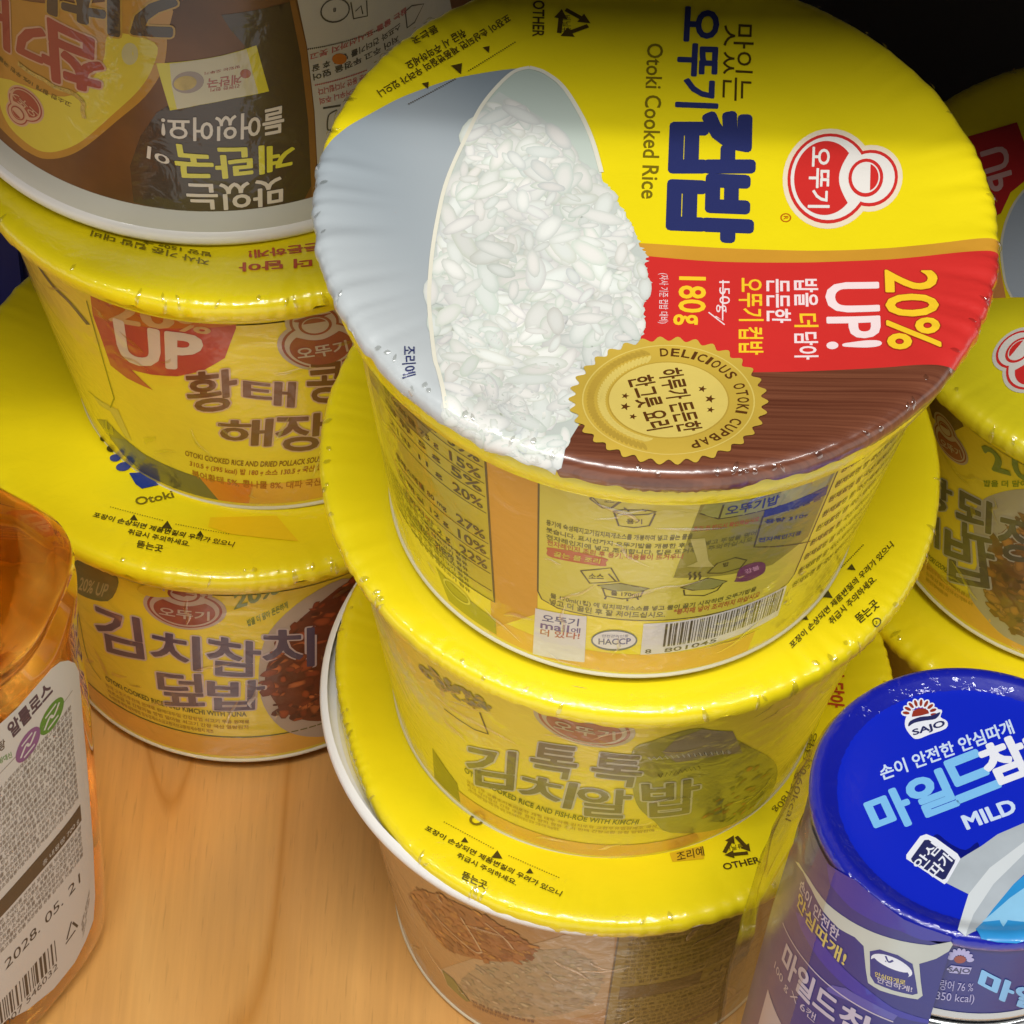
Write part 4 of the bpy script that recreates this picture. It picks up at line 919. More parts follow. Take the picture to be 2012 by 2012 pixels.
area(q, SE, [(510, 770), (560, 800), (640, 840), (715, 1010), (640, 960)], sink('panel_pale2', 'cdbf55'), 1.4, z=z6); area(q, SE, [(535, 810), (600, 850), (690, 1005), (630, 950)], SLV, 1.8, z=z6)
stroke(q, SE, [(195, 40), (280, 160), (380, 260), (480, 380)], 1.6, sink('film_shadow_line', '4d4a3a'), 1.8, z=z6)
q.build('lettering', slvE)
em = MB(); emblem(em, SE, (1740, 490), (1960, 440), (1700, 350), '오뚜기', 1.6, WEMB, z6); em.build('trade_emblem', slvE)

root, lidF, LF, slvF, SF = make_cup(*CUPP['F'], 'bottom yellow cup of the left stack, violet lettering and red stew on its wall', pleats(29, .2))
q = MB()
caution(q, LF, z6, [(CAUTION[0], (500, 1428), (1262, 1592), (515, 1402)), (CAUTION[1], (690, 1520), (1025, 1590), (700, 1492)), (CAUTION[2], (738, 1592), (878, 1620), (748, 1556))],
        [(725, 1432, 22), (905, 1472, 30), (1085, 1518, 20)], [((600, 1375), (880, 1447), 22), ((955, 1468), (1240, 1522), 22)], DARK)
text(q, LF, 'Otoki', (742, 1365), (945, 1322), (730, 1325), OL, 3.2, .02, z6, p3=(930, 1285))
BLU = ink('leaf_blue', '263b86')
for c, rx, ry, ro, m_ in (((560, 1005), 18, 14, .4, DARK), ((600, 1060), 22, 16, .3, DARK), ((625, 1108), 30, 20, -.1, BLU), ((670, 1155), 42, 24, -.2, BLU)): area(q, LF, ellipse(c, rx, ry, 14, ro), m_, 3.2, z=z6)
area(q, LF, [(700, 1190), (800, 1185), (860, 1255), (770, 1275), (735, 1250)], BLU, 3.2, z=z6)
area(q, LF, [(1140, 1430), (1500, 1420), (1620, 1560), (1250, 1520), (1130, 1480)], ink('amber_patch', 'ecc814'), 2.4, z=z6)
q.build('lettering', lidF)
z77 = Z(0, 1000, .52395)
q = MB(); VIO = sink('violet', '463a58'); HV = sink('halo_lilac', 'c4b6b4')
bowlp = [SF.uv(*z77(*p)) for p in spl([(1320, 260), (1150, 330), (1010, 460), (970, 600), (990, 740), (1080, 835), (1230, 850), (1400, 780), (1400, 400)], 4, True)]
fill(q, SF, bowlp, sink('bowl_grey', 'b5a898'), 1.2)
stew = [SF.uv(*z77(*p)) for p in spl([(1330, 270), (1200, 350), (1090, 450), (1000, 590), (1010, 690), (1090, 775), (1230, 790), (1400, 700), (1400, 400)], 4, True)]
fill(q, SF, stew, sink('stew', '6a2c18', vary=.25, vscale=120), 1.6)
chunks(q, SF, stew, 330, ('8a3a1e', 'a04a24', '6a2a18', 'c8703a', '4a1a10'), '6a2c18', VCS, 1.9, .8, 2.6, 8)
for s, p0, p1, p2, p3 in (('김', (375, 520), (540, 560), (350, 350), (520, 410)), ('치', (570, 570), (750, 605), (570, 450), (745, 480)), ('참', (780, 615), (975, 625), (780, 470), (975, 500)), ('치', (990, 590), (1175, 585), (985, 450), (1175, 445)), ('덮', (605, 730), (765, 735), (590, 605), (755, 620)), ('밥', (785, 750), (985, 745), (780, 640), (990, 640))):
    text(q, SF, s, p0, p1, p2, VIO, 3, .033, z77, halo=(.05, HV), p3=p3)
text(q, SF, 'OTOKI COOKED RICE AND KIMCHI WITH TUNA', SF.uv(*z77(400, 642)), (SF.uv(*z77(925, 780))[0], SF.uv(*z77(400, 642))[1]), (SF.uv(*z77(400, 642))[0], SF.uv(*z77(400, 642))[1]+2), sink('green_text2', '5a5c14'), 2.2, .05, uv=True)
micro(q, SF, z77, (400, 665), (985, 800), 1.6, 3, sink('amber_text', 'b08a1c'), 2, 41, 34, .02, 2.3)
uF0, uF1 = SF.uv(*z77(340, 700))[0]-4, SF.uv(*z77(1225, 880))[0]+6
fill(q, SF, [(uF0, 11.5), (uF1, 11.5), (uF1, 3.6), (uF0, 3.6)], SOR, 1); fill(q, SF, [(uF0-12, 3.6), (uF0+4, 3.6), (uF0+1, 12), (uF0-12, 19)], sink('brown_wedge', '5c3a20'), 1.2)
stroke(q, SF, [(uF0+2, 12), (uF1, 12)], .5, sink('green_text2', '5a5c14'), 1.4, uv=True, sm=False)
area(q, SF, [(255, 220), (330, 180), (430, 240), (442, 290), (405, 345), (320, 330), (270, 290)], sink('badge_green', '4a6440', vary=.1), 1.3, 3, z=z77); text(q, SF, '20% UP', (295, 300), (395, 330), (305, 255), sink('badge_mint', '9aa67c'), 2, .03, z77)
text(q, SF, '20%', (880, 375), (1050, 310), (880, 315), sink('green_number', '6f8a3a'), 2, .05, z77); text(q, SF, '밥을 더 담아 든든하게', (930, 440), (1080, 370), (925, 415), sink('green_number', '6f8a3a'), 2, .02, z77)
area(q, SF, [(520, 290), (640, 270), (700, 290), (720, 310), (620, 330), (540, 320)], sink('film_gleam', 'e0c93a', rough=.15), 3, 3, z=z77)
stroke(q, SF, [(275, 300), (300, 420), (330, 560), (380, 640)], .35, sink('panel_line', '8a8a10'), 1.4, z=z77)
q.build('lettering', slvF)
em = MB(); emblem(em, SF, (690, 378), (850, 385), (690, 300), '오뚜기', 1.6, WEMB, z77); em.build('trade_emblem', slvF)

# ============ upturned soup bowl D on top of the left stack
bD = CUPP['E'][0]; topE = topz('E')
MD, nD = seat((-.0654, .5694, topE+.0019), -.0104, -.0001)
root = thing('soup_bowl', MD, 'upturned brown printed soup bowl with a thick white rim, resting on the left stack', 'soup bowl')
g = MB(); PAL = mat('rim_plastic', 'eeece8', .28, coat=.5); PAL2 = mat('collar_plastic', 'c9c7ba', .4, coat=.2)
lathe(g, [(.0555, .0006), (.0582, 0), (.0593, .0005), (.0598, .0015), (.0597, .0026), (.0593, .0033), (.0586, .0038)], PAL, 160); g.build('rim', root)
g = MB(); lathe(g, [(.0588, .0036), (.0583, .0044), (.0573, .0060), (.0566, .0066), (.0562, .0071)], PAL2, 160); g.build('collar', root)
BRN = mat('sleeve_soup_brown', '6e4624', .4, coat=.35, coat_rough=.15, bump=.08, bscale=80, vary=.42, vscale=42)
def bump_brown(): pass
g = MB(); lathe(g, [(.0562-.0127*i/12, .0069+.0751*i/12) for i in range(13)], BRN, 160); lathe(g, [(.0435, .082), (.0425, .083), (.0001, .083)], PAL2, 96)
slvD = g.build('printed_sleeve', root); SD = Side(root, MD, [(6.9, 56.2), (82, 43.5)], 52.)
z4b, z3b = Z(300, 50, .2847), Z(0, 0, .18116)
q = MB()
DKB = sink('soup_dark', '3d2e20', vary=.12, vscale=20)
dov = [(1640, 1098), (1200, 1150), (900, 1135), (725, 1095), (705, 900), (760, 740), (850, 610), (960, 540), (1100, 480), (1250, 400), (1330, 250), (1250, 160), (1200, 80), (1600, 0), (1640, 230), (1680, 700), (1710, 960)]
fill(q, SD, [SD.uv(*z1(*p)) for p in dov], DKB, 1)
fill(q, SD, [SD.uv(*z1(*p)) for p in ((1600, 0), (1570, 0), (1630, 300), (1670, 650), (1690, 1090), (1722, 1080), (1700, 600), (1660, 250))], sink('soup_orange', '8a5c2c', vary=.15), 1.4)
yb = [(905, 195), (905, 260), (880, 380), (790, 520), (640, 650), (470, 790), (350, 850), (230, 858), (130, 810), (30, 720), (-60, 620), (-60, -60), (880, -60), (940, 60)]
fill(q, SD, [SD.uv(*z1(*p)) for p in spl(yb[:9], 4)+yb[9:]], sink('soup_gold', 'b8862c', vary=.15, vscale=30), 1.5)
fill(q, SD, [SD.uv(*z1(*p)) for p in spl([(840, 230), (830, 360), (750, 490), (600, 630), (450, 760), (330, 815), (230, 820), (140, 770), (50, 680), (0, 560), (0, 420), (300, 520), (450, 480), (560, 330), (600, 180)], 4, True)], sink('soup_yellow', 'd3c23c', vary=.08, vscale=30), 1.8)
fill(q, SD, [SD.uv(*z1(*p)) for p in ellipse((705, 290), 45, 60, 24)], sink('soup_pale', 'bdb888'), 2)
RD = sink('soup_red', '9c3a30'); HC = sink('soup_cream', 'c9a184'); BK = sink('soup_black', '40362a'); HB = sink('soup_gold_line', 'b58f34')
text(q, SD, '참', (1120, 470), (440, 150), (1090, 1000), RD, 3.4, .06, z3b, halo=(.05, HC), p3=(500, 830)); text(q, SD, '기', (480, 240), (40, -40), (480, 730), RD, 3.4, .06, z3b, halo=(.05, HC), p3=(60, 520)); text(q, SD, '름', (20, -60), (-400, -260), (20, 480), RD, 3.4, .06, z3b, halo=(.05, HC))
text(q, SD, '김', (1900, -340), (1190, -380), (1890, 420), BK, 3.2, .06, z3b, halo=(.04, HB), p3=(1200, 355)); text(q, SD, '치', (1150, -370), (540, -430), (1140, 290), BK, 3.2, .06, z3b, halo=(.04, HB), p3=(540, 130))
text(q, SD, '고소한 참깨 10% 우린 국물', (780, 1110), (0, 600), (770, 1160), sink('soup_text', '6d5a20'), 2.6, .02, z3b, p3=(-10, 640))
stroke(q, SD, [(200, 680), (330, 780), (480, 860), (600, 940), (780, 1000), (900, 1100), (900, 1190), (920, 1280)], 1.0, sink('film_crinkle2', 'cdb05a', rough=.12, bump=.9, bscale=700), 3.6, z=z3b)
# sachet picture
area(q, SD, [(25, 260), (230, 245), (480, 205), (715, 135), (760, 300), (803, 452), (560, 500), (330, 545), (120, 585), (70, 420)], sink('sachet_yellow', 'd2c62c'), 1.6, z=z4b)
area(q, SD, [(118, 262), (300, 238), (480, 207), (648, 162), (690, 330), (728, 466), (560, 498), (330, 543), (168, 576), (132, 420)], sink('sachet_cream', 'c6bea0', vary=.06), 2, z=z4b)
area(q, SD, ellipse((245, 390), 110, 75, 24, -.15), sink('sachet_bowl', '98887e', vary=.15), 2.3, z=z4b); area(q, SD, ellipse((225, 395), 80, 50, 20, -.15), sink('sachet_egg', 'b59c4a', vary=.25, vscale=300), 2.6, z=z4b)
SR = sink('sachet_red', 'a4584a')
text(q, SD, '계란국', (615, 330), (380, 365), (612, 395), SR, 2.6, .04, z4b); text(q, SD, '맛있는 오뚜기', (600, 270), (360, 318), (600, 290), SR, 2.6, .02, z4b); text(q, SD, '간편한 한끼', (600, 400), (400, 430), (600, 425), SR, 2.6, .02, z4b); area(q, SD, ellipse((640, 330), 38, 32, 16), SR, 2.6, z=z4b)
# claims
CW = sink('soup_white', 'd8cdc0'); CY = sink('soup_lemon', 'd9cf3a')
text(q, SD, '들어있어요!', (905, 548), (62, 628), (900, 735), CW, 3, .035, z4b, p3=(65, 775)); text(q, SD, '계란국', (975, 800), (138, 815), (965, 975), CY, 3, .045, z4b, p3=(180, 1050)); text(q, SD, '이', (920, 835), (805, 790), (915, 898), CW, 3, .02, z1); text(q, SD, '맛있는', (895, 1040), (228, 1085), (893, 1222), CW, 3, .035, z4b, p3=(250, 1265))
# instruction panel
z2 = Z(600, 0, .3623); WP = sink('soup_panel', 'b9b3a6')
fill(q, SD, [SD.uv(*z1(*p)) for p in ((1605, -40), (1665, 250), (1705, 600), (1728, 1080), (1900, 1060))]+[(SD.uv(*z1(1900, 1060))[0]+34, 12), (SD.uv(*z1(1900, 1060))[0]+34, 81.5)]+[(SD.uv(*z1(1605, -40))[0], 81.5)], WP, 1.2)
LNK = sink('soup_ink', '4a4540'); LPK = sink('soup_rose', 'a85a58')
stroke(q, SD, ellipse((160, 55), 78, 62, 22, -.3), .35, LNK, 2, z=z2, closed=True, sm=False); text(q, SD, '8', (165, 40), (150, 42), (165, 62), LNK, 2, .02, z2)
stroke(q, SD, [(245, 10), (260, 100), (335, 85), (330, 0)], .35, LNK, 2, z=z2, sm=False); stroke(q, SD, [(540, 60), (575, 30), (640, 20), (590, 120), (550, 150), (540, 60)], .35, LNK, 2, z=z2, sm=False); stroke(q, SD, [(270, 60), (300, 30), (310, 75)], .3, LNK, 2, z=z2, sm=False)
dots(q, SD, z2(15, 265), z2(420, 150), 40, LNK, 2, .2); dots(q, SD, z2(55, 460), z2(330, 380), 30, LPK, 2, .2)
text(q, SD, '끓는 물을 표시선까지 붓고', (545, 35), (25, 290), (550, 65), LPK, 2, .04, z2, p3=(22, 325)); text(q, SD, '스프와 건더기를 넣은 후 잘', (510, 120), (35, 355), (515, 155), LNK, 2, .04, z2, p3=(35, 390)); text(q, SD, '저어 주고 뚜껑을 덮어', (500, 185), (40, 400), (505, 220), LNK, 2, .04, z2, p3=(45, 435)); text(q, SD, '3분 동안 기다립니다', (330, 395), (65, 480), (330, 430), LPK, 2, .04, z2, p3=(70, 515)); text(q, SD, '뜨거우니 주의', (280, 470), (75, 530), (280, 500), LPK, 2, .04, z2, p3=(80, 565))
area(q, SD, ellipse((183, 318), 40, 30, 16), sink('soup_tag', 'b56a28'), 2.4, z=z2); stroke(q, SD, [(170, 595), (125, 625), (120, 700), (150, 700)], .35, LNK, 2, z=z2); stroke(q, SD, [(95, 585), (190, 570)], .5, LNK, 2, z=z2, sm=False)
q.build('lettering', slvD)
em = MB(); emblem(em, SD, (275, 1130), (110, 950), (180, 1245), '', 2.6, (HC, RD, HC, RD), z3b)
text(em, SD, '오뚜기', (430, 1225), (160, 950), (375, 1275), HC, 5.4, .03, z3b); em.build('trade_emblem', slvD)

# ============ cups H and I: the right stack
zh, zh2 = Z(1712, 100, .31056), Z(1662, 700, .36232)
root, lidH, LH, slvH, SH = make_cup(*CUPP['H'], 'yellow cup at the right edge, slate lettering and brown stew on its wall', pleats(37, .2), film=ink('lemon', 'd9cb1e'))
q = MB()
cut = [LH.uv(*zh(*p)) for p in ((760, 1572), (960, 1563))]; dx, dy = cut[1][0]-cut[0][0], cut[1][1]-cut[0][1]; l = math.hypot(dx, dy)
pa, pb = rim_hit(cut[0], (-dx/l, -dy/l)), rim_hit(cut[0], (dx/l, dy/l))
a, b = math.atan2(pa[1], pa[0]), math.atan2(pb[1], pb[0])
while a < b: a += 2*math.pi
back = [(63.8*math.cos(b+(a-b)*i/90), 63.8*math.sin(b+(a-b)*i/90)) for i in range(91)]
fill(q, LH, back, YEL, 1)
pc = LH.uv(*zh(1240, 1230)); 
pl = MB()
plate = [LH.uv(*zh(*p)) for p in ((800, 1565), (790, 1480), (780, 1300), (820, 1100), (900, 930), (1000, 820), (1200, 700), (1500, 700), (1800, 900), (1900, 1565))]
o_ = [LH.uv(*zh(*p)) for p in ((760, 1570), (770, 1400), (800, 1300), (850, 1565))]
fill(pl, LH, o_, ink('plate_orange', 'd08a4a'), 2)
fill(pl, LH, [LH.uv(*zh(*p)) for p in spl([(880, 1564), (840, 1470), (815, 1300), (820, 1180), (860, 1040), (930, 920), (1050, 800), (1250, 700)], 5)]+[LH.uv(*zh(1700, 700)), LH.uv(*zh(1900, 1560))], ink('plate_cream2', 'd8d2be'), 2.4)
fill(pl, LH, [LH.uv(*zh(*p)) for p in spl([(895, 1564), (855, 1470), (830, 1300), (835, 1180), (875, 1045), (940, 930), (1060, 812), (1260, 712)], 5)]+[LH.uv(*zh(1700, 712)), LH.uv(*zh(1900, 1560))], ink('plate_blue_grey', 'a7b0bb'), 2.8)
pl.build('plate_picture', lidH)
RDK = ink('block_red', 'b02424')
area(q, LH, [(610, 545), (920, 455), (990, 640), (1100, 720), (880, 900), (820, 1030), (770, 1060), (700, 900)], RDK, 2, z=zh)
text(q, LH, 'UP', (870, 870), (800, 1000), (700, 690), ink('block_pink', 'c8908a'), 3, .04, zh) if False else None
text(q, LH, 'UP', (850, 600), (900, 860), (690, 650), ink('block_pink', 'c89a94'), 3, .04, zh, p3=(760, 900))
q.build('lettering', lidH)
em = MB(); emblem(em, LH, zh2(1040, 25), zh2(900, 190), zh2(905, -40), '', 2, (ink('emblem_grey', 'cdc8bc'), RED, ink('emblem_grey2', 'd8d3cc'), RED), None); em.build('trade_emblem', lidH)
q = MB(); SLT = sink('slate_letter', '48463c'); HG = sink('halo_cool', 'aba8a0')
bowlp = [SH.uv(*zh2(*p)) for p in spl([(1100, 740), (960, 720), (830, 740), (730, 790), (690, 900), (720, 1100), (660, 1260), (760, 1420), (900, 1540), (1100, 1560), (1200, 1100)], 4, True)]
fill(q, SH, bowlp, sink('bowl_cool', 'a69f8c', vary=.06), 1.2)
stew = [SH.uv(*zh2(*p)) for p in spl([(1100, 900), (960, 880), (850, 950), (780, 1020), (740, 1180), (760, 1300), (840, 1420), (960, 1520), (1100, 1500)], 4, True)]
fill(q, SH, stew, sink('stew_brown', '6e4a26', vary=.25, vscale=120), 1.6); chunks(q, SH, stew, 260, ('8a5a2a', '6a4020', 'a8742e', '4a2e1a', 'b07a3a'), '6e4a26', VCS, 1.9, .9, 2.4, 9)
for s, p0, p1, p2, p3 in (('된', (600, 960), (790, 1010), (605, 700), (800, 800)), ('장', (820, 1090), (1060, 1120), (840, 855), (1060, 900)), ('밥', (535, 1200), (830, 1260), (545, 925), (790, 1020)), ('강', (390, 780), (575, 860), (400, 600), (575, 690)), ('비', (380, 980), (505, 1040), (380, 830), (505, 880))): text(q, SH, s, p0, p1, p2, SLT, 3, .035, zh2, halo=(.05, HG), p3=p3)
text(q, SH, '20%', (740, 520), (990, 640), (735, 480), sink('green_number', '6f8a3a'), 2, .06, zh2, p3=(990, 500)) if False else None
text(q, SH, '2', (800, 615), (890, 640), (735, 480), sink('green_number', '5f8030'), 2, .06, zh2); text(q, SH, '0', (920, 650), (1010, 680), (900, 520), sink('green_number', '5f8030'), 2, .06, zh2)
text(q, SH, '밥을 더 담아', (750, 705), (990, 705), (750, 670), sink('green_number2', '7f9420'), 2, .04, zh2)
text(q, SH, 'OTOKI COOKED RICE WITH', (430, 1085), (660, 1240), (440, 1065), sink('green_text', '5c6414'), 2, .04, zh2)
uH = SH.uv(*zh2(560, 1400)); fill(q, SH, [(uH[0]-30, 13), (uH[0]+40, 13), (uH[0]+40, 3.6), (uH[0]-30, 3.6)], SOR, 1)
micro(q, SH, zh2, (440, 1150), (700, 1330), 1.5, 3, sink('amber_text', 'b08a1c'), 2, 51, 26, .02, 2.3)
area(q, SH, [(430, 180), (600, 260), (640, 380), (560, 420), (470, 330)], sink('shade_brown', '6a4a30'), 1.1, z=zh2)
q.build('lettering', slvH)
em = MB(); emblem(em, SH, (565, 475), (660, 530), (535, 370), '오뚜기', 1.6, WEMB, zh2); em.build('trade_emblem', slvH)
root, lidI, LI, slvI, SI = make_cup(*CUPP['I'], 'plain yellow lidded cup beneath the right edge cup, behind the blue tuna cans', pleats(41, .2))

# ============ tuna column
MT, nT = seat((.086-.0583*.1598, .3818-.0412*.1598, .0008), .0583, .0412)
HT, RT_ = 162.0, 31.0
tun = thing('tuna_pack', MT, 'shrink wrapped column of blue tuna cans at the lower right with a printed sleeve', 'tuna cans')
TB = mat('tuna_blue', '1428b4', .25, coat=.7, coat_rough=.06, bump=.05, bscale=120); TBD = mat('tuna_blue_rim', '121c9c', .3, coat=.9, coat_rough=.04, bump=.05, bscale=170, cb=(260, .5))
TS = mat('tuna_side', '21297c', .35, coat=.4, coat_rough=.15, bump=.12, bscale=80); TIN = mat('tin', 'c4c6c8', .22, metal=.9)
hc = .0262
for i in range(6):
    zt = HT/1000-i*hc-(.0 if i == 0 else .0006); g = MB()
    lathe(g, [(.0296, zt-hc+.0004), (.0306, zt-hc+.0010), (.0309, zt-hc+.0022), (.0304, zt-hc+.0032)], TIN, 96)
    can = None
    g2 = MB(); lathe(g2, [(.0303, zt-hc+.0030), (.0303, zt-.0034)], TS, 96)
    can = g2.build('tuna_can', tun); g.build('can_rim', can)
    if i == 0:
        g = MB(); lathe(g, [(.0303, zt-.0036), (.0309, zt-.0026), (.03095, zt-.0014), (.0304, zt-.0004), (.0294, zt+.0), (.0282, zt-.0004), (.0268, zt-.0012), (.0255, zt-.0016)], TBD, 128)
        lathe(g, [(.0255, zt-.0016), (.0180, zt-.00165), (.0001, zt-.0017)], TB, 128); canlid = g.build('lid', can); can0 = can
    else:
        g = MB(); lathe(g, [(.0303, zt-.0034), (.0307, zt-.0026), (.0306, zt-.0010), (.0298, zt-.0004), (.0280, zt-.0010), (.0001, zt-.0012)], TIN, 96); g.build('lid', can)
LT = Lid(tun, MT, HT/1000, [(0, 0, -1.7), (18, 18, -1.65), (25.5, 25.5, -1.6), (27, 26.8, -1.2), (28.4, 28.2, -.4), (29.6, 29.4, 0), (30.7, 30.4, -.4), (32, 30.95, -1.4), (33.2, 30.9, -2.6), (34.3, 30.3, -3.6)], 31)
LT.fine = lambda u, v: math.hypot(u, v) > 22
zt_ = Z(1560, 1280, .23395); zq = Z(1250, 1300, .3944); zs = Z(1450, 1550, .2909)
def tk(name, h, **kw): return mat('tuna_'+name, h, .28, coat=.6, coat_rough=.08, bump=.05, bscale=120, **kw)
TWH, TLB, TNV, TBR = tk('white', 'dfe3f0'), tk('sky', '79b9ec'), tk('navy', '262a5c'), tk('sunred', '8e3426')
q = MB()
fill(q, LT, ellipse((0, 0), 26.2, 26.2, 80), tk('disc', '0f25be'), .6)
for i in range(9):
    t = math.radians(188+i*21.5); c = (1058+118*math.cos(t), 535+100*math.sin(t)); area(q, LT, ellipse(c, 42, 27, 14, math.atan2(100*math.sin(t), 118*math.cos(t))), TWH, 1, z=zt_); area(q, LT, ellipse(c, 30, 13, 12, math.atan2(100*math.sin(t), 118*math.cos(t))), TBR, 1.5, z=zt_)
area(q, LT, [(935, 640), (940, 560), (990, 500), (1120, 490), (1240, 495), (1230, 555), (1285, 590), (1275, 650), (1140, 700), (1040, 738), (990, 720)], TWH, 1.2, 3, z=zt_)
area(q, LT, [(990, 540), (1000, 505), (1040, 483), (1090, 482), (1125, 500), (1135, 525), (1060, 545), (990, 555)], TBR, 1.7, z=zt_)
area(q, LT, [(960, 635), (975, 590), (1060, 555), (1150, 545), (1228, 515), (1190, 570), (1100, 585), (1010, 605)], TNV, 1.8, 3, z=zt_)
text(q, LT, 'SAJO', (1010, 722), (1272, 645), (990, 665), TNV, 2, .05, zt_, p3=(1255, 580))
text(q, LT, '손이 안전한 안심따개', (745, 1090), (1852, 690), (705, 975), tk('pale', 'c3d6f2'), 2, .04, zt_)
for s, p0, p1, p2 in (('마', (720, 1550), (1030, 1430), (585, 1260)), ('일', (1060, 1410), (1375, 1290), (925, 1110)), ('드', (1385, 1265), (1725, 1130), (1230, 960))): text(q, LT, s, p0, p1, p2, TLB, 2, .07, zt_)
text(q, LT, '참', (1680, 1135), (2010, 1010), (1535, 830), TWH, 2.2, .07, zt_); text(q, LT, '치', (2040, 1000), (2400, 850), (1900, 700), TWH, 2.2, .07, zt_)
text(q, LT, 'MILD', (1455, 1498), (1872, 1350), (1405, 1392), tk('pale', 'c3d6f2'), 2, .06, zt_)
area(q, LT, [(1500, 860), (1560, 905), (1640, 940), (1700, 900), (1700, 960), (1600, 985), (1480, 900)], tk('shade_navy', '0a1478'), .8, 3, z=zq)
SIL = tk('silver', 'aab3bc', vary=.12, vscale=90)
area(q, LT, [(1590, 1000), (1640, 968), (1720, 920), (1800, 862), (1932, 805), (2150, 760), (2200, 900), (2000, 1000), (1880, 1110), (1780, 1230), (1690, 1350), (1640, 1372), (1600, 1345), (1635, 1240), (1655, 1160), (1545, 1105)], SIL, 1.2, z=zq)
area(q, LT, [(1655, 1160), (1630, 1240), (1600, 1345), (1640, 1372), (1680, 1260), (1780, 1110), (1932, 960), (1932, 900), (1760, 1030)], tk('silver_light', 'cdd4da'), 1.5, z=zq)
area(q, LT, [(1345, 985), (1345, 965), (1415, 872), (1445, 862), (1490, 880), (1600, 960), (1615, 985), (1550, 1100), (1535, 1112)], TWH, 1.7, z=zq)
area(q, LT, [(1368, 985), (1435, 892), (1455, 890), (1590, 985), (1585, 1005), (1540, 1085), (1525, 1090), (1375, 1000)], TNV, 2, z=zq)
text(q, LT, '안심', (1420, 1045), (1520, 935), (1372, 1010), TWH, 2.4, .03, zq); text(q, LT, '따개', (1490, 1088), (1590, 985), (1442, 1045), TWH, 2.4, .03, zq)
area(q, LT, [(2300, 900), (2000, 1010), (1880, 1110), (1780, 1230), (1690, 1340), (1720, 1385), (1800, 1400), (1900, 1405), (2300, 1300)], tk('sea', '2f8ed0', vary=.1, vscale=120), 1.4, z=zq)
area(q, LT, [(1932, 1130), (1860, 1180), (1780, 1250), (1720, 1300), (1810, 1290), (1830, 1330), (1850, 1290), (1932, 1300), (2050, 1250)], tk('fish', '8cc4e8', vary=.1, vscale=120), 1.7, z=zq)
q.build('lid_print', canlid)
# side print of the top can
ST = Side(tun, MT, [(0, 30.35), (158, 30.35)], 30.)
q = MB(); TLP = tk('lilac', 'a9a6d6')
text(q, ST, '마일드참치', (1620, 1345), (2700, 1500), (1660, 1215), TLB, 1.5, .07, zs)
text(q, ST, '다랑어 76 %', (1310, 1345), (1585, 1370), (1320, 1275), TLP, 1.5, .0, zs); text(q, ST, '(350 kcal)', (1310, 1430), (1590, 1455), (1320, 1360), TLP, 1.5, 0, zs)
for i in range(8):
    t = math.radians(200+i*22); c = (1500+70*math.cos(t), 1160+62*math.sin(t)); area(q, ST, ellipse(c, 26, 15, 10, math.atan2(62*math.sin(t), 70*math.cos(t))), TLP, 1.2, z=zs)
area(q, ST, ellipse((1500, 1150), 40, 26, 14), TBR, 1.8, z=zs); area(q, ST, [(1410, 1215), (1440, 1190), (1580, 1205), (1560, 1250), (1430, 1240)], TLP, 1.4, z=zs); text(q, ST, 'SAJO', (1418, 1238), (1562, 1250), (1425, 1200), TNV, 2, .05, zs)
q.build('side_print', can0)
# printed card sleeve hugging the left front of the column
SC_ = Side(tun, MT, [(0, 33.4), (60, 33.0), (120, 32.2), (150, 31.2), (159.5, 31.15)], 31.)
CB = mat('card_violet_blue', '1f267c', .33, coat=.4, coat_rough=.14, bump=.14, bscale=60, vary=.05); CBD = mat('card_deep_blue', '1a1d9c', .3, coat=.6, coat_rough=.1, bump=.1, bscale=60)
q = MB()
er = [SC_.uv(*zs(*p)) for p in ((1448, 1045), (1380, 1290), (1285, 1588))]
ur = sum(p[0] for p in er)/3; vt = 158.9
tilt = (er[0][0]-er[2][0])/(er[0][1]-er[2][1])
fill(q, SC_, [(er[0][0]+(vt-er[0][1])*tilt, vt), (er[2][0]-er[2][1]*tilt+6*tilt, 6), (er[2][0]-46, 6), (ur-46, 90), (ur-44, 140), (ur-38, vt)], CB, 0)
card = q.build('card_sleeve', tun); q = MB()
area(q, SC_, [(620, 640), (760, 800), (930, 900), (1100, 960), (1240, 1020), (1440, 1030), (1445, 1000), (1330, 960), (1120, 880), (950, 750), (800, 620), (690, 560), (600, 500)], CBD, .8, z=zs)
area(q, SC_, [(390, 830), (440, 850), (600, 1080), (850, 1330), (1050, 1480), (1290, 1560), (1285, 1585), (1100, 1545), (800, 1390), (550, 1150), (420, 930)], CBD, .9, z=zs)
SILC = tk('silver_card', 'b9bfba', vary=.08)
pullp = [(388, 488), (415, 500), (480, 600), (600, 770), (760, 890), (920, 970), (1100, 1025), (1300, 1055), (1440, 1030), (1452, 1050), (1425, 1095), (1340, 1145), (1225, 1180), (1235, 1300), (1248, 1395), (1215, 1420), (1100, 1400), (960, 1360), (880, 1310), (866, 1230), (850, 1060), (790, 1000), (680, 940), (580, 830), (500, 680), (440, 560)]
area(q, SC_, pullp, SILC, 1.3, z=zs)
area(q, SC_, [(892, 1095), (960, 1082), (1080, 1120), (1180, 1180), (1200, 1280), (1215, 1380), (1180, 1390), (1050, 1360), (925, 1310), (895, 1260)], CB, 1.8, z=zs)
area(q, SC_, ellipse((1040, 1190), 150, 55, 26, .42), TWH, 2.2, z=zs); area(q, SC_, ellipse((1030, 1205), 138, 38, 26, .42), CB, 2.5, z=zs); area(q, SC_, ellipse((1040, 1175), 130, 34, 26, .42), TWH, 2.8, z=zs)
stroke(q, SC_, [(1000, 1125), (1020, 1165), (1050, 1155)], .4, CB, 3.1, z=zs)
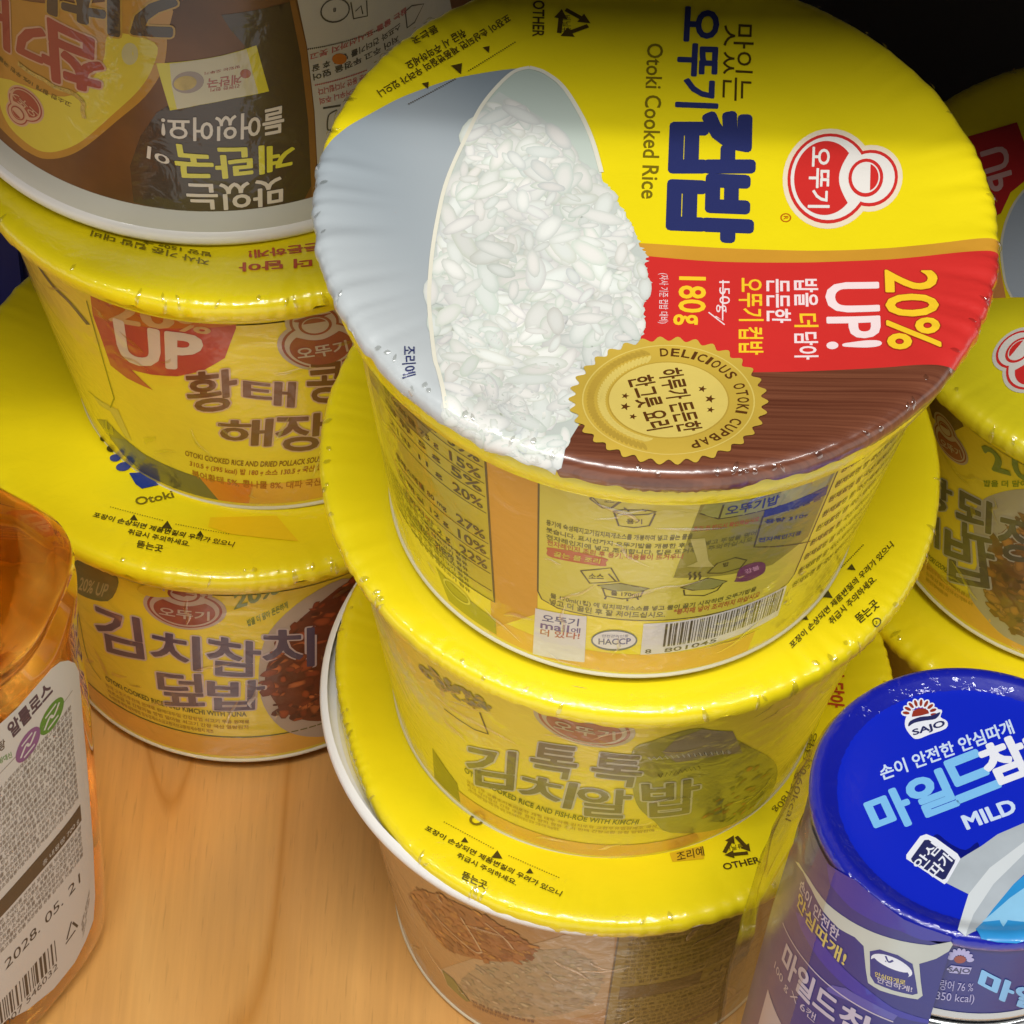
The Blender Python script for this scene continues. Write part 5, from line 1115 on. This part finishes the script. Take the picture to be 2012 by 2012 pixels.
CYW = tk('card_yellow', 'c9b86a'); CPL = tk('card_pale', 'b9b2c8')
text(q, SC_, '안심따개로', (925, 1262), (1130, 1322), (930, 1230), CYW, 2.4, .02, zs); text(q, SC_, '안전하게!', (940, 1302), (1175, 1370), (945, 1265), CPL, 2.4, .02, zs)
A_, B_ = SC_.uv(*zs(415, 668)), SC_.uv(*zs(672, 1032)); text(q, SC_, '손이 안전한', A_, (B_[0], B_[1]), (A_[0], A_[1]+3.3), CPL, 2.2, .02, uv=True)
A_, B_ = SC_.uv(*zs(398, 775)), SC_.uv(*zs(715, 1195)); text(q, SC_, '안심따개!', A_, B_, (A_[0], A_[1]+3.9), CYW, 2.2, .04, uv=True)
A_, B_ = SC_.uv(*zs(290, 1190)), SC_.uv(*zs(640, 1585)); text(q, SC_, '마일드', A_, B_, (A_[0], A_[1]+7.5), CPL, 2.2, .05, uv=True); d = (B_[0]-A_[0], B_[1]-A_[1]); text(q, SC_, '참치', (B_[0]+1, B_[1]+.2), (B_[0]+1+d[0]*.8, B_[1]+d[1]*.8), (B_[0]+1, B_[1]+7.6), CPL, 2.2, .05, uv=True)
A_, B_ = SC_.uv(*zs(243, 1218)), SC_.uv(*zs(515, 1590)); text(q, SC_, '100 g X 6캔', A_, B_, (A_[0], A_[1]+3.2), CPL, 2.2, 0, uv=True)
stroke(q, SC_, [(305, 905), (400, 1085), (560, 1275), (800, 1455), (1050, 1572)], .35, CPL, 1.6, z=zs)
area(q, SC_, [(600, 1345), (640, 1325), (730, 1345), (900, 1440), (1080, 1530), (1050, 1565), (800, 1450), (610, 1370)], tk('card_lighter', '4a4aa4'), 1.2, z=zs)
area(q, SC_, [(140, 1588), (205, 1352), (295, 1588)], CPL, 1.6, z=zs)
q.build('card_print', card)
# clear film round the back and left of the column
fm = clear('clear_film', .03, .36, (.95, .94, .89, 1), .08, .2, 45)
g = MB()
def fw(r, z, a, j):
    k = max(0, min(1, (math.degrees(a)-60)/30))*max(0, min(1, (212-math.degrees(a))/25))
    b = (.0316-r)
    e = .0006*math.sin(9*a+z*170)+.0005*math.sin(17*a-z*260)
    return r+(-b if False else 0)*0+k*e*min(1, (.1605-z)/.01 if z < .1605 else 0)-(1-k)*max(0, r-.0316)*.9, z
lathe(g, [(.0308, .1606), (.0318, .1585), (.0330, .152), (.0345, .142), (.0356, .132), (.0364, .12), (.0372, .105), (.0372, .08), (.0366, .05), (.035, .004)], fm, 90, math.radians(60), math.radians(212), fn=fw)
g.build('shrink_film', tun)

# ============ syrup bottle
MBt, nB = seat((-.1283, .4430, .0005), 0, 0)
PH = math.radians(-31)
def sqs(a, n=3.6, k=1.):      # rounded square section, one corner to the right
    c, s_ = abs(math.cos(a-PH)), abs(math.sin(a-PH)); f = (c**n+s_**n)**(-1/n)
    return 1+(f-1)*k
bot = thing('syrup_bottle', MBt, 'clear bottle of amber syrup with a white back label at the left edge', 'syrup bottle')
gm = bpy.data.materials.new('amber_syrup'); gm.use_nodes = True; nt = gm.node_tree; b = nt.nodes['Principled BSDF']
b.inputs['Base Color'].default_value = (.97, .53, .08, 1); b.inputs['Transmission Weight'].default_value = 1; b.inputs['Roughness'].default_value = .05; b.inputs['IOR'].default_value = 1.14; b.inputs['Coat Weight'].default_value = 1; b.inputs['Coat Roughness'].default_value = .03
nz = nt.nodes.new('ShaderNodeTexNoise'); nz.inputs['Scale'].default_value = 55; bp_ = nt.nodes.new('ShaderNodeBump'); bp_.inputs['Strength'].default_value = .12; bp_.inputs['Distance'].default_value = .003
tc = nt.nodes.new('ShaderNodeTexCoord'); nt.links.new(tc.outputs['Object'], nz.inputs['Vector']); nt.links.new(nz.outputs['Fac'], bp_.inputs['Height']); nt.links.new(bp_.outputs[0], b.inputs['Normal'])
g = MB()
def swirl(r, z, a, j):
    k = max(0, min(1, (z-.085)/.02))*max(0, min(1, (.150-z)/.02))
    return (r-k*.0016*(.5+.5*math.sin(8*a+z*60)))*sqs(a, k=max(0, min(1, (.160-z)/.025))), z
KB = .0362/.039
lathe(g, [(r*KB*(1+.055*min(z, .135)/.13), z-(.005 if z > .1 else 0)) for r, z in [(.0001, .003), (.030, .002), (.0345, 0), (.0375, .002), (.0388, .006), (.0390, .02), (.0390, .05), (.0390, .09), (.0391, .11), (.0392, .122), (.0390, .127), (.0374, .130), (.0374, .1315), (.0386, .134), (.0378, .137), (.0350, .1405), (.0300, .1438), (.0230, .1475), (.0160, .152), (.0140, .158), (.0140, .184), (.0001, .184)]], gm, 160, fn=swirl)
body = g.build('body', bot)
CAPM = mat('cap_plastic', 'd8cf9a', .35)
g = MB(); lathe(g, [(.0142, .178), (.0165, .178), (.0168, .182), (.0166, .204), (.0155, .206), (.0001, .206)], CAPM, 48); g.build('cap', bot)
SBt = Side(bot, MBt, [(0, 36.4), (20, 36.5), (90, 37.75), (110, 38.2), (122, 38.55)], 39.); SBt.sq = sqs
LBL = mat('label_paper', 'cfcdc9', .5, coat=.15); zl1, zl2 = Z(0, 1380, .16566), Z(0, 1700, .16152); z7b = Z(0, 1000, .52395)
q = MB()
lab = [SBt.uv(*z7b(*p)) for p in ((0, 805), (60, 750), (130, 670), (190, 600), (225, 573), (255, 568), (280, 578), (295, 610), (303, 700), (325, 950), (348, 1250), (356, 1450), (350, 1540), (320, 1620), (280, 1700), (200, 1800), (100, 1880), (20, 1920))]
u_l = min(p[0] for p in lab)-26
labp = lab+[(u_l, lab[-1][1]-3), (u_l, lab[0][1]-4)]
fill(q, SBt, labp, LBL, 1); labo = q.build('label', bot); q = MB()
PD, GR = mat('label_plum', '54404c', .5), mat('label_green', '5c8a34', .5); PU = mat('label_purple', '8a5a88', .5); TX = mat('label_text', '8a7f74', .5); DB = mat('label_brown', '5a4a3a', .5); TXD = mat('label_dark', '4a4038', .5)
text(q, SBt, '알룰로스', z7b(45, 860), z7b(198, 690), z7b(24, 812), PD, 1.6, .06); text(q, SBt, '설탕', z7b(-30, 930), z7b(20, 895), z7b(-35, 895), DB, 1.6, .04)
for c, m_ in (((193, 778), GR), ((104, 884), PU)):
    C_ = SBt.uv(*z7b(*c)); fill(q, SBt, ellipse(C_, 4.1, 4.1, 26), m_, 1.5); stroke(q, SBt, [(C_[0]-2.6, C_[1]-1.6), (C_[0]-.6, C_[1]+.6), (C_[0]+.6, C_[1]-.6), (C_[0]+2.6, C_[1]+1.6)], .7, LBL, 1.9, uv=True); stroke(q, SBt, [(C_[0]-2, C_[1]+1.8), (C_[0]+1.6, C_[1]+2.4)], .6, LBL, 1.9, uv=True); stroke(q, SBt, [(C_[0]-1.6, C_[1]-2.6), (C_[0]+2, C_[1]-2.1)], .6, LBL, 1.9, uv=True)
text(q, SBt, '설탕대신', z7b(-20, 965), z7b(45, 930), z7b(-25, 945), GR, 1.6, .02)
top_r = SBt.uv(*z7b(272, 690)); band_t = SBt.uv(*z7b(298, 1110)); band_b = SBt.uv(*z7b(303, 1170)); bot_r = SBt.uv(*z7b(310, 1400))
uE = SBt.uv(*z7b(300, 1110))[0]
stroke(q, SBt, [(uE+.4, top_r[1]+1), (u_l+2, SBt.uv(*z7b(0, 1000))[1]+2)], .25, TX, 1.5, uv=True, sm=False)
rng = random.Random(77)
def para(v0, v1, ua, ub, pitch, ma, n):
    v = v0
    while v > v1:
        W = '고형분 당류 알룰로오스 액상 감미료 식이섬유 정제수 원재료명 품목보고 보관방법 서늘하고 건조한 곳에 밀봉 유통 소비기한 업소명 소재지 반품 교환 포장재질 내용량 분리배출 영양정보 나트륨 탄수화물 지방 단백질'.split()
        s = ''
        while len(s) < n: s += rng.choice(W)+(' ' if rng.random() < .5 else '')
        text(q, SBt, s, (ua, v), (ub, v), (ua, v+pitch*.78), ma, 1.6, .02, uv=True); v -= pitch
para(top_r[1]-4, band_t[1]+1.2, u_l+16, uE-.5, 2.0, TX, 34); para(top_r[1]-7, band_t[1]+12, u_l+1, u_l+14, 2.0, TX, 12)
fill(q, SBt, [(u_l, band_t[1]-.2), (uE, band_t[1]), (uE, band_b[1]), (u_l, band_b[1]-.2)], DB, 1.5); text(q, SBt, '영양정보', (u_l+6, band_b[1]+1), (u_l+18, band_b[1]+1), (u_l+6, band_t[1]-1), LBL, 2, .03, uv=True); text(q, SBt, '총 내용량 700 g', (uE-14, band_b[1]+.6), (uE-1, band_b[1]+.6), (uE-14, band_b[1]+2.8), LBL, 2, .0, uv=True)
para(band_b[1]-2.6, band_b[1]-13.5, u_l+2, uE-.5, 2.0, TX, 44)
dt = SBt.uv(*z7b(20, 1730)); text(q, SBt, '2028. 05. 21', dt, (dt[0]+27, dt[1]), (dt[0], dt[1]+3.6), TXD, 1.8, .0, uv=True)
bb = SBt.uv(*z7b(212, 1690)); t = 0
while t < 34:
    w_ = rng.choice((.3, .3, .6, .9)); x = bb[0]-t; h0 = bb[1]-.0
    fill(q, SBt, [(x-w_, h0-.5), (x, h0-.5), (x, h0+8), (x-w_, h0+8)], TXD, 1.7); t += w_+rng.choice((.35, .5, .8))
text(q, SBt, '8 801007 546032', (bb[0]-28, bb[1]-3.4), (bb[0], bb[1]-3.4), (bb[0]-28, bb[1]-1), TXD, 1.7, .0, uv=True)
rc = SBt.uv(*z7b(265, 1580)); R3 = [(rc[0]-2.2, rc[1]-2.6), (rc[0]+2.4, rc[1]-1.8), (rc[0]+.4, rc[1]+3)]
for i in range(3): a, b_ = R3[i], R3[(i+1) % 3]; stroke(q, SBt, [a, (a[0]+(b_[0]-a[0])*.8, a[1]+(b_[1]-a[1])*.8)], .6, TXD, 1.7, uv=True, sm=False)
micro(q, SBt, z7b, (305, 1570), (335, 1440), 1.6, 3, TX, 1.7, 61, 5, .02)
q.build('lettering', labo)

# ============ dark blue box in the shade behind the left stack
g = MB(); NB = mat('box_navy', '24379a', .45, coat=.2)
box(g, -.30, -.122, .632, .70, .0, .105, NB)
nb = g.build('blue_box', smooth=False); bm = bmesh.new(); bm.from_mesh(nb.data); bmesh.ops.bevel(bm, geom=bm.edges[:], offset=.004, segments=2, affect='EDGES'); bm.to_mesh(nb.data); bm.free()
tag(nb, 'plain navy blue box standing in shade behind the left stack', 'box')
